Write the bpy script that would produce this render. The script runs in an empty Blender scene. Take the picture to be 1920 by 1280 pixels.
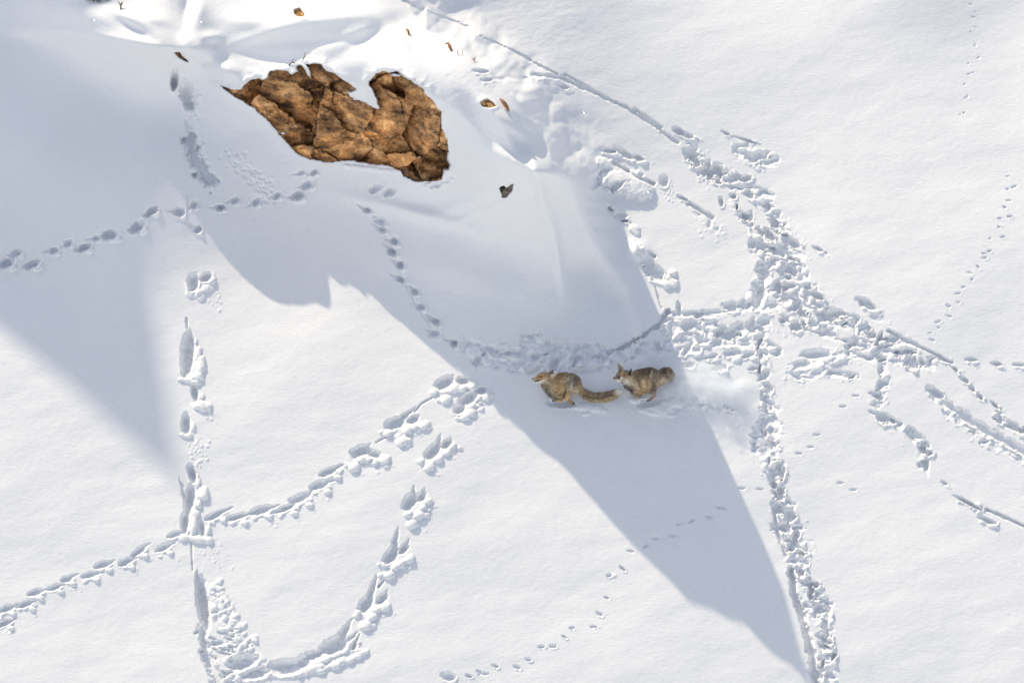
import bpy, bmesh, math
import numpy as np
from mathutils import Vector
rng = np.random.default_rng(7)
R = math.radians
sc = bpy.context.scene
col = sc.collection

# ---------------------------------------------------------------- camera, sky, sun, exposure
TILT = R(35)                       # the slope's steepness
PITCH = R(27)                      # the camera looks down by this much from the opposite hillside
DIST = 60.0
LENS = 180.0
FPX = 1920 * LENS / 36.0
Fv = np.array([0, math.cos(PITCH), -math.sin(PITCH)])
Uv = np.array([0, math.sin(PITCH), math.cos(PITCH)])
Rv = np.array([1.0, 0, 0])
Cam = -Fv * DIST
Vv = np.array([0, math.cos(TILT), math.sin(TILT)])       # up the slope
Nv = np.array([0, -math.sin(TILT), math.cos(TILT)])      # off the slope
cam_d = bpy.data.cameras.new('camera'); cam = bpy.data.objects.new('camera', cam_d); col.objects.link(cam)
cam.location = Cam; cam.rotation_euler = (math.pi / 2 - PITCH, 0, 0)
cam_d.lens = LENS; cam_d.sensor_width = 36; cam_d.clip_start = 1; cam_d.clip_end = 9000
sc.camera = cam

SUN_EL_PLANE = R(18.5); SUN_PHI = R(60.5)                # sun height above the slope surface, heading in it
Ldir = (math.cos(SUN_EL_PLANE) * (math.cos(SUN_PHI) * Rv - math.sin(SUN_PHI) * Vv) - math.sin(SUN_EL_PLANE) * Nv)
S = -Ldir                                                # towards the sun
sun_el = math.asin(S[2]); sun_az = math.atan2(S[0], S[1])
world = bpy.data.worlds.new('World'); sc.world = world; world.use_nodes = True
nt = world.node_tree; nt.nodes.clear()
sky = nt.nodes.new('ShaderNodeTexSky'); sky.sky_type = 'NISHITA'; sky.sun_disc = False
sky.sun_elevation = sun_el; sky.sun_rotation = sun_az
sky.altitude = 1500; sky.air_density = 1.0; sky.dust_density = 6.0; sky.ozone_density = 0.5
bg = nt.nodes.new('ShaderNodeBackground'); bg.inputs['Strength'].default_value = 0.15
out = nt.nodes.new('ShaderNodeOutputWorld')
hs = nt.nodes.new('ShaderNodeHueSaturation'); hs.inputs['Saturation'].default_value = .62      # thin high haze
nt.links.new(sky.outputs[0], hs.inputs['Color']); nt.links.new(hs.outputs[0], bg.inputs[0]); nt.links.new(bg.outputs[0], out.inputs[0])
sd = bpy.data.lights.new('sun', 'SUN'); sun = bpy.data.objects.new('sun', sd); col.objects.link(sun)
sd.energy = 3.4; sd.angle = R(0.53); sd.color = (1.0, 0.872, 0.65)
sun.rotation_euler = Vector(tuple(Ldir)).to_track_quat('-Z', 'Y').to_euler(); sun.location = (-20, 20, 60)
sc.view_settings.view_transform = 'Standard'; sc.view_settings.look = 'None'
sc.view_settings.gamma = 1; sc.view_settings.use_curve_mapping = False
sc.view_settings.exposure = 0.26
sc.cycles.max_bounces = 6; sc.cycles.diffuse_bounces = 4; sc.cycles.volume_bounces = 5

# ---------------------------------------------------------------- helpers
def tag(o, label=None, cat=None, group=None, kind=None):
    if label: o['label'] = label
    if cat: o['category'] = cat
    if group: o['group'] = group
    if kind: o['kind'] = kind
    return o
def empty(name, loc):
    o = bpy.data.objects.new(name, None); col.objects.link(o); o.location = tuple(loc); o.empty_display_size = .1
    return o
def mesh_obj(name, V, F, mat, parent=None, smooth=True, colors=None, fmat=None):
    """V (n,3) world points, F (m,3|4) indices; the mesh is stored relative to its thing."""
    V = np.asarray(V, dtype=np.float64); F = np.asarray(F, dtype=np.int32)
    if parent is not None: V = V - np.array(parent.location)
    me = bpy.data.meshes.new(name)
    n, k = F.shape
    me.vertices.add(len(V)); me.vertices.foreach_set('co', V.astype(np.float32).ravel())
    me.loops.add(n * k); me.loops.foreach_set('vertex_index', F.ravel())
    me.polygons.add(n); me.polygons.foreach_set('loop_start', np.arange(0, n * k, k, dtype=np.int32))
    me.update(calc_edges=True)
    me.polygons.foreach_set('use_smooth', np.full(n, smooth))
    for m in (mat if isinstance(mat, (list, tuple)) else [mat]): me.materials.append(m)
    if fmat is not None: me.polygons.foreach_set('material_index', np.asarray(fmat, dtype=np.int32))
    if colors is not None:
        a = me.color_attributes.new('Col', 'FLOAT_COLOR', 'POINT')
        c = np.ones((len(V), 4), dtype=np.float32); c[:, :3] = colors; a.data.foreach_set('color', c.ravel())
    o = bpy.data.objects.new(name, me); col.objects.link(o)
    if parent is not None: o.parent = parent
    return o
def proj(P):
    d = np.asarray(P) - Cam
    z = d @ Fv
    return 960 + (d @ Rv) / z * FPX, 640 - (d @ Uv) / z * FPX
def ray(px, py):
    px = np.asarray(px, float); py = np.asarray(py, float)
    return Fv + ((px - 960) / FPX)[..., None] * Rv + ((640 - py) / FPX)[..., None] * Uv
def unproj(px, py, h=0.0):
    d = ray(px, py)
    t = (h - Cam @ Nv) / (d @ Nv)
    return Cam + d * (t[..., None] if np.ndim(t) else t)
def on_plane_y(px, py, y):
    d = ray(px, py); t = (y - Cam[1]) / d[..., 1]
    return Cam + d * (t[..., None] if np.ndim(t) else t)
def sstep(a, b, x):
    t = np.clip((x - a) / (b - a), 0, 1); return t * t * (3 - 2 * t)

_perm = rng.random((256, 256)).astype(np.float32) * 2 - 1
def vnoise(x, y):
    xi = np.floor(x).astype(np.int64); yi = np.floor(y).astype(np.int64)
    fx = (x - xi); fy = (y - yi)
    fx = fx * fx * fx * (fx * (fx * 6 - 15) + 10); fy = fy * fy * fy * (fy * (fy * 6 - 15) + 10)
    x0 = xi & 255; x1 = (xi + 1) & 255; y0 = yi & 255; y1 = (yi + 1) & 255
    a = _perm[y0, x0]; b = _perm[y0, x1]; c = _perm[y1, x0]; d = _perm[y1, x1]
    return (a * (1 - fx) + b * fx) * (1 - fy) + (c * (1 - fx) + d * fx) * fy
def fbm(x, y, o=4, g=.5):
    s = 0; a = 1
    for i in range(o):
        s = s + a * vnoise(x * 2 ** i + 17.3 * i, y * 2 ** i + 9.1 * i); a *= g
    return s
def rot(dx, dy, ang):
    c, s = math.cos(ang), math.sin(ang)
    return dx * c + dy * s, -dx * s + dy * c

# ---------------------------------------------------------------- materials
def new_mat(name, rough=.6):
    m = bpy.data.materials.new(name); m.use_nodes = True
    n = m.node_tree.nodes; b = n['Principled BSDF']; b.inputs['Roughness'].default_value = rough
    return m, m.node_tree, b
def node(t, kind, **kw):
    n = t.nodes.new(kind)
    for k, v in kw.items():
        if k in n.inputs.keys(): n.inputs[k].default_value = v
        else: setattr(n, k, v)
    return n
def snow_material():
    m, t, b = new_mat('snow', .55)
    b.inputs['Specular IOR Level'].default_value = .25
    tc = node(t, 'ShaderNodeTexCoord')
    mp = node(t, 'ShaderNodeMapping'); t.links.new(tc.outputs['Object'], mp.inputs[0])
    mp.inputs['Rotation'].default_value = (-TILT, 0, 0)
    n1 = node(t, 'ShaderNodeTexNoise', Scale=34.0, Detail=3.0, Roughness=.6)
    n2 = node(t, 'ShaderNodeTexNoise', Scale=110.0, Detail=2.0, Roughness=.6)
    mp2 = node(t, 'ShaderNodeMapping'); mp2.inputs['Rotation'].default_value = (0, 0, R(12)); mp2.inputs['Scale'].default_value = (.5, 1.1, 1)
    t.links.new(mp.outputs[0], mp2.inputs[0]); t.links.new(mp2.outputs[0], n1.inputs['Vector']); t.links.new(mp.outputs[0], n2.inputs['Vector'])
    b1 = node(t, 'ShaderNodeBump', Strength=.6, Distance=.006); b2 = node(t, 'ShaderNodeBump', Strength=.6, Distance=.0036)
    t.links.new(n1.outputs['Fac'], b1.inputs['Height']); t.links.new(n2.outputs['Fac'], b2.inputs['Height'])
    t.links.new(b1.outputs[0], b2.inputs['Normal']); t.links.new(b2.outputs[0], b.inputs['Normal'])
    n3 = node(t, 'ShaderNodeTexNoise', Scale=1.3, Detail=3.0)
    cr = node(t, 'ShaderNodeValToRGB'); cr.color_ramp.elements[0].color = (.86, .875, .895, 1); cr.color_ramp.elements[1].color = (.905, .91, .92, 1)
    t.links.new(mp.outputs[0], n3.inputs['Vector']); t.links.new(n3.outputs['Fac'], cr.inputs[0]); t.links.new(cr.outputs[0], b.inputs['Base Color'])
    # loose ice crystals: small tilted mirror-like grains, a few of which catch the sun
    vo = node(t, 'ShaderNodeTexVoronoi', Scale=95.0); t.links.new(mp.outputs[0], vo.inputs['Vector'])
    sub = node(t, 'ShaderNodeVectorMath', operation='SUBTRACT'); sub.inputs[1].default_value = (.5, .5, .5)
    t.links.new(vo.outputs['Color'], sub.inputs[0])
    sc_ = node(t, 'ShaderNodeVectorMath', operation='SCALE'); sc_.inputs['Scale'].default_value = 5.0; t.links.new(sub.outputs[0], sc_.inputs[0])
    geo = node(t, 'ShaderNodeNewGeometry')
    ad = node(t, 'ShaderNodeVectorMath', operation='ADD'); t.links.new(sc_.outputs[0], ad.inputs[0]); t.links.new(geo.outputs['Normal'], ad.inputs[1])
    nm = node(t, 'ShaderNodeVectorMath', operation='NORMALIZE'); t.links.new(ad.outputs[0], nm.inputs[0])
    gl = node(t, 'ShaderNodeBsdfGlossy', Roughness=.13); t.links.new(nm.outputs[0], gl.inputs['Normal'])
    sepc = node(t, 'ShaderNodeSeparateColor'); t.links.new(vo.outputs['Color'], sepc.inputs[0])
    th = node(t, 'ShaderNodeMath', operation='GREATER_THAN'); th.inputs[1].default_value = .85; t.links.new(sepc.outputs[1], th.inputs[0])
    di = node(t, 'ShaderNodeMath', operation='LESS_THAN'); di.inputs[1].default_value = .35; t.links.new(vo.outputs['Distance'], di.inputs[0])
    mu = node(t, 'ShaderNodeMath', operation='MULTIPLY'); t.links.new(th.outputs[0], mu.inputs[0]); t.links.new(di.outputs[0], mu.inputs[1])
    mu2 = node(t, 'ShaderNodeMath', operation='MULTIPLY'); mu2.inputs[1].default_value = .18; t.links.new(mu.outputs[0], mu2.inputs[0])
    mx = node(t, 'ShaderNodeMixShader'); t.links.new(mu2.outputs[0], mx.inputs[0])
    t.links.new(b.outputs[0], mx.inputs[1]); t.links.new(gl.outputs[0], mx.inputs[2])
    t.links.new(mx.outputs[0], t.nodes['Material Output'].inputs[0])
    return m
M_snow = snow_material()
def rock_material(name, c_dark, c_mid, c_pale, scale=1.0):
    m, t, b = new_mat(name, .8)
    b.inputs['Specular IOR Level'].default_value = .3
    tc = node(t, 'ShaderNodeTexCoord')
    n1 = node(t, 'ShaderNodeTexNoise', Scale=3.2 * scale, Detail=7.0, Roughness=.62, Distortion=.5)
    n2 = node(t, 'ShaderNodeTexNoise', Scale=21.0 * scale, Detail=5.0, Roughness=.7)
    mp = node(t, 'ShaderNodeMapping'); mp.inputs['Rotation'].default_value = (R(20), R(35), 0); mp.inputs['Scale'].default_value = (1, 1, 2.4)
    t.links.new(tc.outputs['Object'], mp.inputs[0]); t.links.new(mp.outputs[0], n1.inputs['Vector']); t.links.new(tc.outputs['Object'], n2.inputs['Vector'])
    cr = node(t, 'ShaderNodeValToRGB'); e = cr.color_ramp.elements
    e[0].position = .36; e[0].color = (*c_dark, 1); e[1].position = .64; e[1].color = (*c_pale, 1)  # the rock's own dark and pale colours, spread by noise
    k = e.new(.49); k.color = (*c_mid, 1)
    t.links.new(n1.outputs['Fac'], cr.inputs[0])
    cr2 = node(t, 'ShaderNodeValToRGB'); cr2.color_ramp.elements[0].position = .36; cr2.color_ramp.elements[0].color = (.45, .42, .40, 1)
    cr2.color_ramp.elements[1].position = .60; cr2.color_ramp.elements[1].color = (1.2, 1.17, 1.1, 1)
    t.links.new(n2.outputs['Fac'], cr2.inputs[0])
    mix = node(t, 'ShaderNodeMix', data_type='RGBA', blend_type='MULTIPLY'); mix.inputs[0].default_value = .6
    t.links.new(cr.outputs[0], mix.inputs[6]); t.links.new(cr2.outputs[0], mix.inputs[7])
    at = node(t, 'ShaderNodeVertexColor', layer_name='Col')
    mix2 = node(t, 'ShaderNodeMix', data_type='RGBA', blend_type='MULTIPLY'); mix2.inputs[0].default_value = 1
    t.links.new(mix.outputs[2], mix2.inputs[6]); t.links.new(at.outputs[0], mix2.inputs[7])
    t.links.new(mix2.outputs[2], b.inputs['Base Color'])
    bu = node(t, 'ShaderNodeBump', Strength=.9, Distance=.012); t.links.new(n2.outputs['Fac'], bu.inputs['Height']); t.links.new(bu.outputs[0], b.inputs['Normal'])
    return m
M_rock = rock_material('brown_rock', (.15, .095, .06), (.64, .34, .13), (.88, .56, .27))
M_grey = rock_material('grey_rock', (.05, .045, .035), (.17, .155, .125), (.28, .26, .21), 2.5)
def plain(name, c, rough=.7, var=.25, scale=40):
    m, t, b = new_mat(name, rough)
    n = node(t, 'ShaderNodeTexNoise', Scale=scale, Detail=3.0); tc = node(t, 'ShaderNodeTexCoord'); t.links.new(tc.outputs['Object'], n.inputs['Vector'])
    cr = node(t, 'ShaderNodeValToRGB'); cr.color_ramp.elements[0].position = .3; cr.color_ramp.elements[1].position = .7
    cr.color_ramp.elements[0].color = (*[x * (1 - var) for x in c], 1); cr.color_ramp.elements[1].color = (*[min(1, x * (1 + var)) for x in c], 1)
    t.links.new(n.outputs['Fac'], cr.inputs[0]); t.links.new(cr.outputs[0], b.inputs['Base Color'])
    return m
M_leaf = plain('dry_leaf', (.36, .17, .07)); M_twig = plain('twig', (.07, .05, .035)); M_red = plain('red_stem', (.30, .09, .04))
M_green = plain('dark_evergreen', (.04, .055, .015))
def fur_mat():
    m, t, b = new_mat('fox_fur', .75)
    at = node(t, 'ShaderNodeVertexColor', layer_name='Col'); t.links.new(at.outputs[0], b.inputs['Base Color'])
    b.inputs['Specular IOR Level'].default_value = .2
    return m
M_fur = fur_mat()
M_black = plain('black_skin', (.012, .011, .01), .3, .2); M_eye = plain('eye', (.02, .012, .006), .08, .1)

# ---------------------------------------------------------------- snow slope: large shape
SH = -math.tan(SUN_EL_PLANE)
def crest(ex, ey, cy):
    """height and pixel of a ridge point that throws its shadow on pixel (ex,ey), seen at pixel row cy"""
    E = unproj(ex, ey, 0.0); lo, hi = 0., 40.
    for _ in range(40):
        m = (lo + hi) / 2
        if proj(E + S * m)[1] > cy: lo = m
        else: hi = m
    P = E + S * lo; x, y = proj(P)
    return float(x), float(y), float(P @ Nv)
CR = [crest(400, 458, 60), crest(455, 505, 66), crest(520, 548, 74), crest(574, 540, 84), crest(592, 470, 84),
      crest(650, 480, 88), crest(700, 515, 96), crest(790, 600, 102), crest(880, 690, 103), crest(970, 780, 101), crest(1060, 870, 108), crest(1150, 965, 112),
      crest(1240, 1060, 118), crest(1330, 1140, 165), crest(1420, 1200, 255), crest(1500, 1240, 312), crest(1475, 1120, 320), crest(1425, 1000, 330),
      crest(1372, 890, 340), crest(1335, 820, 352), crest(1290, 745, 374), crest(1240, 660, 405), crest(1205, 600, 447), crest(1194, 575, 490)]
ctrl = list(CR)
DOME = [(300, -120, .95), (450, -90, 1.08), (600, -100, 1.4), (700, -70, 1.65), (450, 10, 1.08), (530, 10, 1.42), (600, 10, 1.66), (700, 30, 1.92), (760, 55, 1.93), (800, 110, 2.15), (850, 120, 2.2), (860, 190, 2.2), (920, 180, 2.2), (930, 240, 2.15), (975, 235, 2.05), (1005, 280, 1.85),
        (350, 20, .92), (250, 0, .93), (150, -10, .8), (60, 0, .35), (250, -120, .75), (60, -120, .35)]
ctrl += [(x, y, h) for x, y, h in [
    # shaded face of the outcrop, from left to right
    (0, 60, .1), (90, 110, .12), (200, 150, .12), (120, 200, .08), (270, 170, .2), (340, 165, .28), (300, 250, .1), (420, 165, .6), (460, 200, .55), (400, 260, .25),
    (560, 200, .85), (660, 200, 1.15), (760, 220, 1.35), (540, 290, .38), (640, 300, .48), (740, 330, .55), (800, 350, .62), (862, 330, 1.1), (850, 370, .62), (930, 345, 1.45), (985, 370, 1.3),
    (930, 400, .72), (1010, 420, .8), (1050, 430, .7), (985, 455, .4),
    (500, 350, .16), (600, 360, .2), (720, 390, .22), (820, 420, .28), (880, 455, .26), (980, 530, .12), (1070, 520, .2), (1120, 530, .1),
    (700, 450, .05), (800, 500, .05), (900, 560, .03), (1040, 580, .03), (1140, 560, .05), (600, 420, .03), (450, 420, .03),
    (1250, 480, 0), (1400, 300, 0)]]
sunny = [(x, y, h) for x, y, h in [(100, -160, .4), (300, -160, .75), (500, -160, 1.1), (650, -130, 1.15), (780, -90, .75), (900, 0, .38), (980, 80, .27), (1060, 170, .18), (1130, 280, .05), (1180, 400, .0), (1250, 200, .06), (1400, 60, .0), (1250, 60, .07), (1100, 30, .22), (1400, 300, 0), (1600, 150, -.08), (1850, 50, -.2), (1900, 300, -.07), (1930, -120, -.32), (1000, -130, .45), (1500, -100, -.12)]]
for gx in range(-120, 2100, 230):
    for gy in range(-150, 1500, 200):
        if all((gx - c[0]) ** 2 + (gy - c[1]) ** 2 > 190 ** 2 for c in ctrl): ctrl.append((gx, gy, 0.0))
for gx in range(-120, 2100, 230):
    for gy in range(-150, 1500, 200):
        if (gx - 300) * .74 - (gy + 100) * .67 < 1e9 and all((gx - c[0]) ** 2 + (gy - c[1]) ** 2 > 210 ** 2 for c in sunny) and (gx > 1250 or gy > 520): sunny.append((gx, gy, 0.0))
ctrl = np.array(ctrl); sunny = np.array(sunny)
def kern(d, LEN=190.0):
    r = d * (math.sqrt(5) / LEN); return (1 + r + r * r / 3) * np.exp(-r)
CL = np.array([(-900, 300, .0), (-300, 120, .05), (-80, 45, .12), (60, 50, .3)] + CR + [(1168, 512, .12), (1188, 548, .03), (1205, 600, .0), (1260, 900, .0)])
BD = np.array([(250, -950, 0), (560, -420, 0), (690, -165, 0), (762, -10, 0), (800, 60, 0), (855, 98, 0), (915, 140, 0), (965, 190, 0), (1000, 240, 0), (1026, 285, 0), (1052, 318, 0)] + [(c[0], c[1], 0) for c in CR[17:]] + [(1168, 512, 0), (1188, 548, 0), (1205, 600, 0), (1260, 900, 0)])
def line_side(PX, PY, PL):
    '''signed distance to a polyline, positive on its left-hand (up-right) side'''
    best = np.full(PX.shape, 1e9); sg = np.ones(PX.shape)
    for (ax, ay, ah), (bx, by, bh) in zip(PL[:-1], PL[1:]):
        ex, ey = bx - ax, by - ay; L = ex * ex + ey * ey
        t = np.clip(((PX - ax) * ex + (PY - ay) * ey) / L, 0, 1)
        d = np.hypot(PX - ax - t * ex, PY - ay - t * ey); k = d < best
        best = np.where(k, d, best); sg = np.where(k, np.where(ex * (PY - ay) - ey * (PX - ax) < 0, 1, -1), sg)
    return best * sg
dome = np.array(list(CR) + DOME)
_d = np.hypot(ctrl[:, None, 0] - ctrl[None, :, 0], ctrl[:, None, 1] - ctrl[None, :, 1])
wts = np.linalg.solve(kern(_d) + np.eye(len(ctrl)) * .0015, ctrl[:, 2])
_d = np.hypot(sunny[:, None, 0] - sunny[None, :, 0], sunny[:, None, 1] - sunny[None, :, 1])
wts2 = np.linalg.solve(kern(_d, 260.) + np.eye(len(sunny)) * .002, sunny[:, 2])
_d = np.hypot(dome[:, None, 0] - dome[None, :, 0], dome[:, None, 1] - dome[None, :, 1])
wts3 = np.linalg.solve(kern(_d, 150.) + np.eye(len(dome)) * .001, dome[:, 2])
def base_H(PX, PY):
    o = np.zeros(PX.shape); q = np.zeros(PX.shape)
    for (x, y, _), w in zip(ctrl, wts):
        o += w * kern(np.hypot(PX - x, PY - y))
    for (x, y, _), w in zip(sunny, wts2):
        q += w * kern(np.hypot(PX - x, PY - y), 260.)
    dm = np.zeros(PX.shape)
    for (x, y, _), w in zip(dome, wts3): dm += w * kern(np.hypot(PX - x, PY - y), 150.)
    s = line_side(PX, PY, CL); bd = line_side(PX, PY, BD) + 6 * fbm(PX / 45, PY / 45, 3)
    k = np.where(s > 0, 1., np.exp(-(s / 16) ** 2))
    o = o * (1 - k) + dm * k
    pl = np.where(bd > 0, 1 - np.exp(-(np.abs(bd) / 38) ** 1.5), 0.)
    far = sstep(0, 200, np.abs(bd)) * (bd > 0)
    o = o * (1 - pl) + q * pl
    # soft drifts on the outcrop's snow cap (px, py, long axis, short axis, angle, height)
    for x, y, a, b, an, h in [(600, 36, 120, 16, -.12, .07), (500, 62, 60, 12, -.3, .06), (690, 74, 60, 16, -.5, -.08), (590, 78, 80, 10, -.05, -.04), (470, 40, 40, 16, .1, .06), (745, 70, 40, 12, .9, .06),
                              (160, 25, 90, 22, .15, .10), (120, 90, 130, 36, .2, -.07), (330, 185, 120, 45, .2, .05), (375, 40, 30, 40, .0, .05), (345, 20, 22, 40, .05, -.05),
                              (900, 235, 16, 70, -.5, -.05), (950, 250, 12, 60, -.6, .05), (1018, 380, 11, 80, -.22, .13), (1045, 470, 9, 60, -.15, .08), (870, 385, 60, 16, -.3, .07), (1100, 500, 50, 40, .4, -.10), (1160, 560, 60, 40, 0, -.05), (880, 520, 140, 30, .3, .04), (365, 92, 22, 17, .3, .11), (350, 75, 14, 10, .3, .05), (425, 132, 34, 17, .5, .13), (385, 118, 10, 8, .5, -.06), (395, 70, 20, 10, 0, .05), (372, 20, 14, 24, .1, .05), (348, 22, 9, 26, .1, -.05), (235, 30, 40, 9, .45, .06), (262, 62, 50, 10, .5, -.05), (290, 35, 30, 12, .3, .05), (240, 90, 60, 18, .3, .03), (915, 392, 60, 9, -.35, .07), (800, 405, 120, 13, .25, .08), (1000, 240, 60, 10, .75, .06),
                              (1045, 460, 8, 70, -.1, .03), (960, 235, 80, 12, .7, .08), (1090, 235, 60, 20, .5, -.03), (1100, 290, 70, 20, .45, -.035), (1110, 350, 60, 20, .5, -.03), (1196, 470, 20, 15, .5, .11)]:
        dx, dy = rot(PX - x, PY - y, an)
        o += h * np.exp(-(dx / a) ** 2 - (dy / b) ** 2)
    o += .028 * fbm(PX / 330, PY / 230, 2) + .004 * fbm(PX / 90 + 5, PY / 40 + PX / 260, 2) + .0012 * fbm(PX / 14, PY / 8 + PX / 60, 2) * (.6 + .8 * sstep(900, 600, PY) * sstep(760, 860, PX) * sstep(1120, 1040, PX))
    return o

# the grid lives in slope coordinates: fine where the photograph looks, coarser outwards
u_in = np.arange(-6.35, 6.3501, .0102); v_in = np.arange(-5.0, 5.0001, .0108)
def grow(a, lim, s0):
    o = []; s = s0; x = a
    while abs(x) < abs(lim):
        s *= 1.22; x += math.copysign(s, lim); o.append(x)
    return np.array(o)
us = np.concatenate([grow(u_in[0], -240, .0102)[::-1], u_in, grow(u_in[-1], 240, .0102)])
vs = np.concatenate([grow(v_in[0], -78, .0108)[::-1], v_in, grow(v_in[-1], 200, .0108)])
UU, VV = np.meshgrid(us, vs)
B = UU[..., None] * Rv + VV[..., None] * Vv
PX, PY = proj(B)
inside = sstep(9.5, 6.8, np.abs(UU)) * sstep(8.5, 5.8, np.abs(VV))
H = base_H(PX, PY) * inside
H0 = H.copy()
D = np.zeros_like(H)                                   # hollows pressed into the snow (<=0)
Mn = np.zeros_like(H)                                  # thrown-up snow (>=0)
WOB = fbm(PX / 11, PY / 11, 3); WOB2 = fbm(PX / 5 + 40, PY / 5, 2)
def window(x0, x1, y0, y1):
    c = unproj(np.array([x0, x1, x0, x1]), np.array([y0, y0, y1, y1]))
    uu = c @ Rv; vv = c @ Vv
    i0, i1 = np.searchsorted(us, [uu.min(), uu.max()]); j0, j1 = np.searchsorted(vs, [vv.min(), vv.max()])
    return slice(max(j0, 0), j1 + 1), slice(max(i0, 0), i1 + 1)
def pit(x, y, a, b, ang=0., depth=.08, rough=.12, sharp=.5, rim=.18):
    m = max(a, b) * 1.9 + 4
    w = window(x - m, x + m, y - m, y + m)
    px, py = PX[w], PY[w]
    dx, dy = rot(px - x, py - y, ang)
    r = np.sqrt((dx / a) ** 2 + (dy / b) ** 2) + rough * WOB[w] + (rough * .7) * WOB2[w]
    tt = np.clip(((px - x) * .47 + (py - y) * .88) / (.75 * b + .25 * a), -1, 1) * .5 + .5
    lo = .02 + (sharp + .15) * tt
    D[w] = np.minimum(D[w], -depth * (1 - np.clip((r - lo) / (1.08 - lo), 0, 1) ** (1.0 + .8 * tt)) * (1 + .10 * WOB2[w]))
    if rim:
        low = np.clip(((px - x) * .47 + (py - y) * .88) / (.7 * (a + b)) + .35, 0, 1)
        Mn[w] = np.maximum(Mn[w], depth * rim * np.exp(-((r - 1.18) / .2) ** 2) * low)
def spike(x0, y0, x1, y1, wd, depth=.06):
    """a drag mark that narrows from (x0,y0) to nothing at (x1,y1)"""
    L = math.hypot(x1 - x0, y1 - y0); ang = math.atan2(y1 - y0, x1 - x0)
    w = window(min(x0, x1) - wd - 3, max(x0, x1) + wd + 3, min(y0, y1) - wd - 3, max(y0, y1) + wd + 3)
    dx, dy = rot(PX[w] - x0, PY[w] - y0, ang); s = np.clip(dx / L, 0, 1)
    wid = wd * (1 - s) ** .8 + .8
    prof = (1 - sstep(.2, 1.0, np.abs(dy + 1.6 * WOB[w]) / wid + .15 * WOB2[w])) * (dx > -wd) * (dx < L) * (1 - s ** 3)
    D[w] = np.minimum(D[w], -depth * prof * (1 - .6 * s))
CLH = .55
def clump(x, y, a, b=None, ang=0., h=.05, rough=.3):
    b = b or a; m = max(a, b) * 1.5 + 3
    w = window(x - m, x + m, y - m, y + m)
    dx, dy = rot(PX[w] - x, PY[w] - y, ang)
    r = np.sqrt((dx / a) ** 2 + (dy / b) ** 2) + rough * WOB[w] * .6 + rough * .35 * WOB2[w]
    prof = np.sqrt(np.clip(1 - r * r, 0, 1)) * .8 + .2 * (1 - sstep(.7, 1.15, r))
    Mn[w] = np.maximum(Mn[w], CLH * h * prof)
def crumbs(x, y, rad, n, h=.012, ang=.6, el=1.6):
    for _ in range(n):
        q = rng.normal(0, rad / 2, 2); dx = q[0] * el * math.cos(ang) - q[1] * math.sin(ang); dy = q[0] * el * math.sin(ang) + q[1] * math.cos(ang)
        r_ = rng.uniform(1.6, 3.8); clump(x + dx, y + dy, r_, r_ * rng.uniform(.7, 1), rng.uniform(0, 3), h * rng.uniform(.4, 1.2), .3)
def groove(pts, wd, depth, rough=.3):
    for (x0, y0), (x1, y1) in zip(pts[:-1], pts[1:]):
        L = math.hypot(x1 - x0, y1 - y0); ang = math.atan2(y1 - y0, x1 - x0)
        w = window(min(x0, x1) - wd * 2, max(x0, x1) + wd * 2, min(y0, y1) - wd * 2, max(y0, y1) + wd * 2)
        dx, dy = rot(PX[w] - x0, PY[w] - y0, ang); cx = np.clip(dx, 0, L)
        d = np.hypot(dx - cx, dy) / wd + rough * WOB[w]
        D[w] = np.minimum(D[w], -depth * (1 - sstep(.3, 1.0, d)))
def smooth_print(x, y, a=15, b=9, ang=-.35, depth=.075):
    """a soft post hole with a small dome of pushed snow at its lower right"""
    q_ = rng.uniform(.78, 1.22); a *= q_; b *= rng.uniform(.8, 1.2); ang += rng.normal(0, .18); depth *= rng.uniform(.75, 1.2)
    pit(x, y, a, b, ang, depth, .16, .25, .12); pit(x + a * .3, y + b * .2, a * .5, b * .5, ang, depth * 1.08, .2, .2, 0)
    spike(x, y - 2, x - 24 * math.cos(ang), y - 24 * math.sin(ang) - 3, b * .8, depth * .5)
    clump(x + a * .75, y + b * .9, a * .55, b * .6, ang, depth * .45, .1)
def bound(x, y, ang=-.5, a=16, b=8, depth=.085, sp=20, cl=1.0, dome=True):
    """an elongated plunge mark with a pointed exit and thrown snow at its lower right"""
    a *= rng.uniform(.8, 1.15); b *= rng.uniform(.55, .85); sp *= 1.4; depth *= .85; ang += rng.normal(0, .1); depth *= rng.uniform(.8, 1.15)
    pit(x, y, a, b, ang, depth, .16, .5, .15)
    spike(x + a * .3 * math.cos(ang), y + a * .3 * math.sin(ang), x + (a + sp) * math.cos(ang), y + (a + sp) * math.sin(ang), b * .75, depth * .9)
    if cl:
        for k in range(5):
            t = rng.uniform(-.7, 1.0)
            clump(x + t * a * math.cos(ang) + b * 1.1 * .5 + rng.normal(0, 1.5), y + t * a * math.sin(ang) + b * 1.15 + rng.normal(0, 1.5), rng.uniform(3, 6.5) * cl, rng.uniform(2.4, 4.5) * cl, rng.uniform(-.6, .6), .028 * cl)
        if dome: clump(x + a * .8, y + b * 1.5, 8 * cl, 5 * cl, .1, .05 * cl, .2)
        crumbs(x + a * .9, y + b * 2.0, 9 * cl, 10, .009)
RG3 = fbm(PX / 36 + 3, PY / 30 + 70, 3, .6); RG1 = fbm(PX / 30 + 31, PY / 20 + 7, 3, .5); RG2 = fbm(PX / 21 + 11 + .8 * RG1, PY / 13 + 77 + .5 * RG1, 3, .36)
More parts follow.
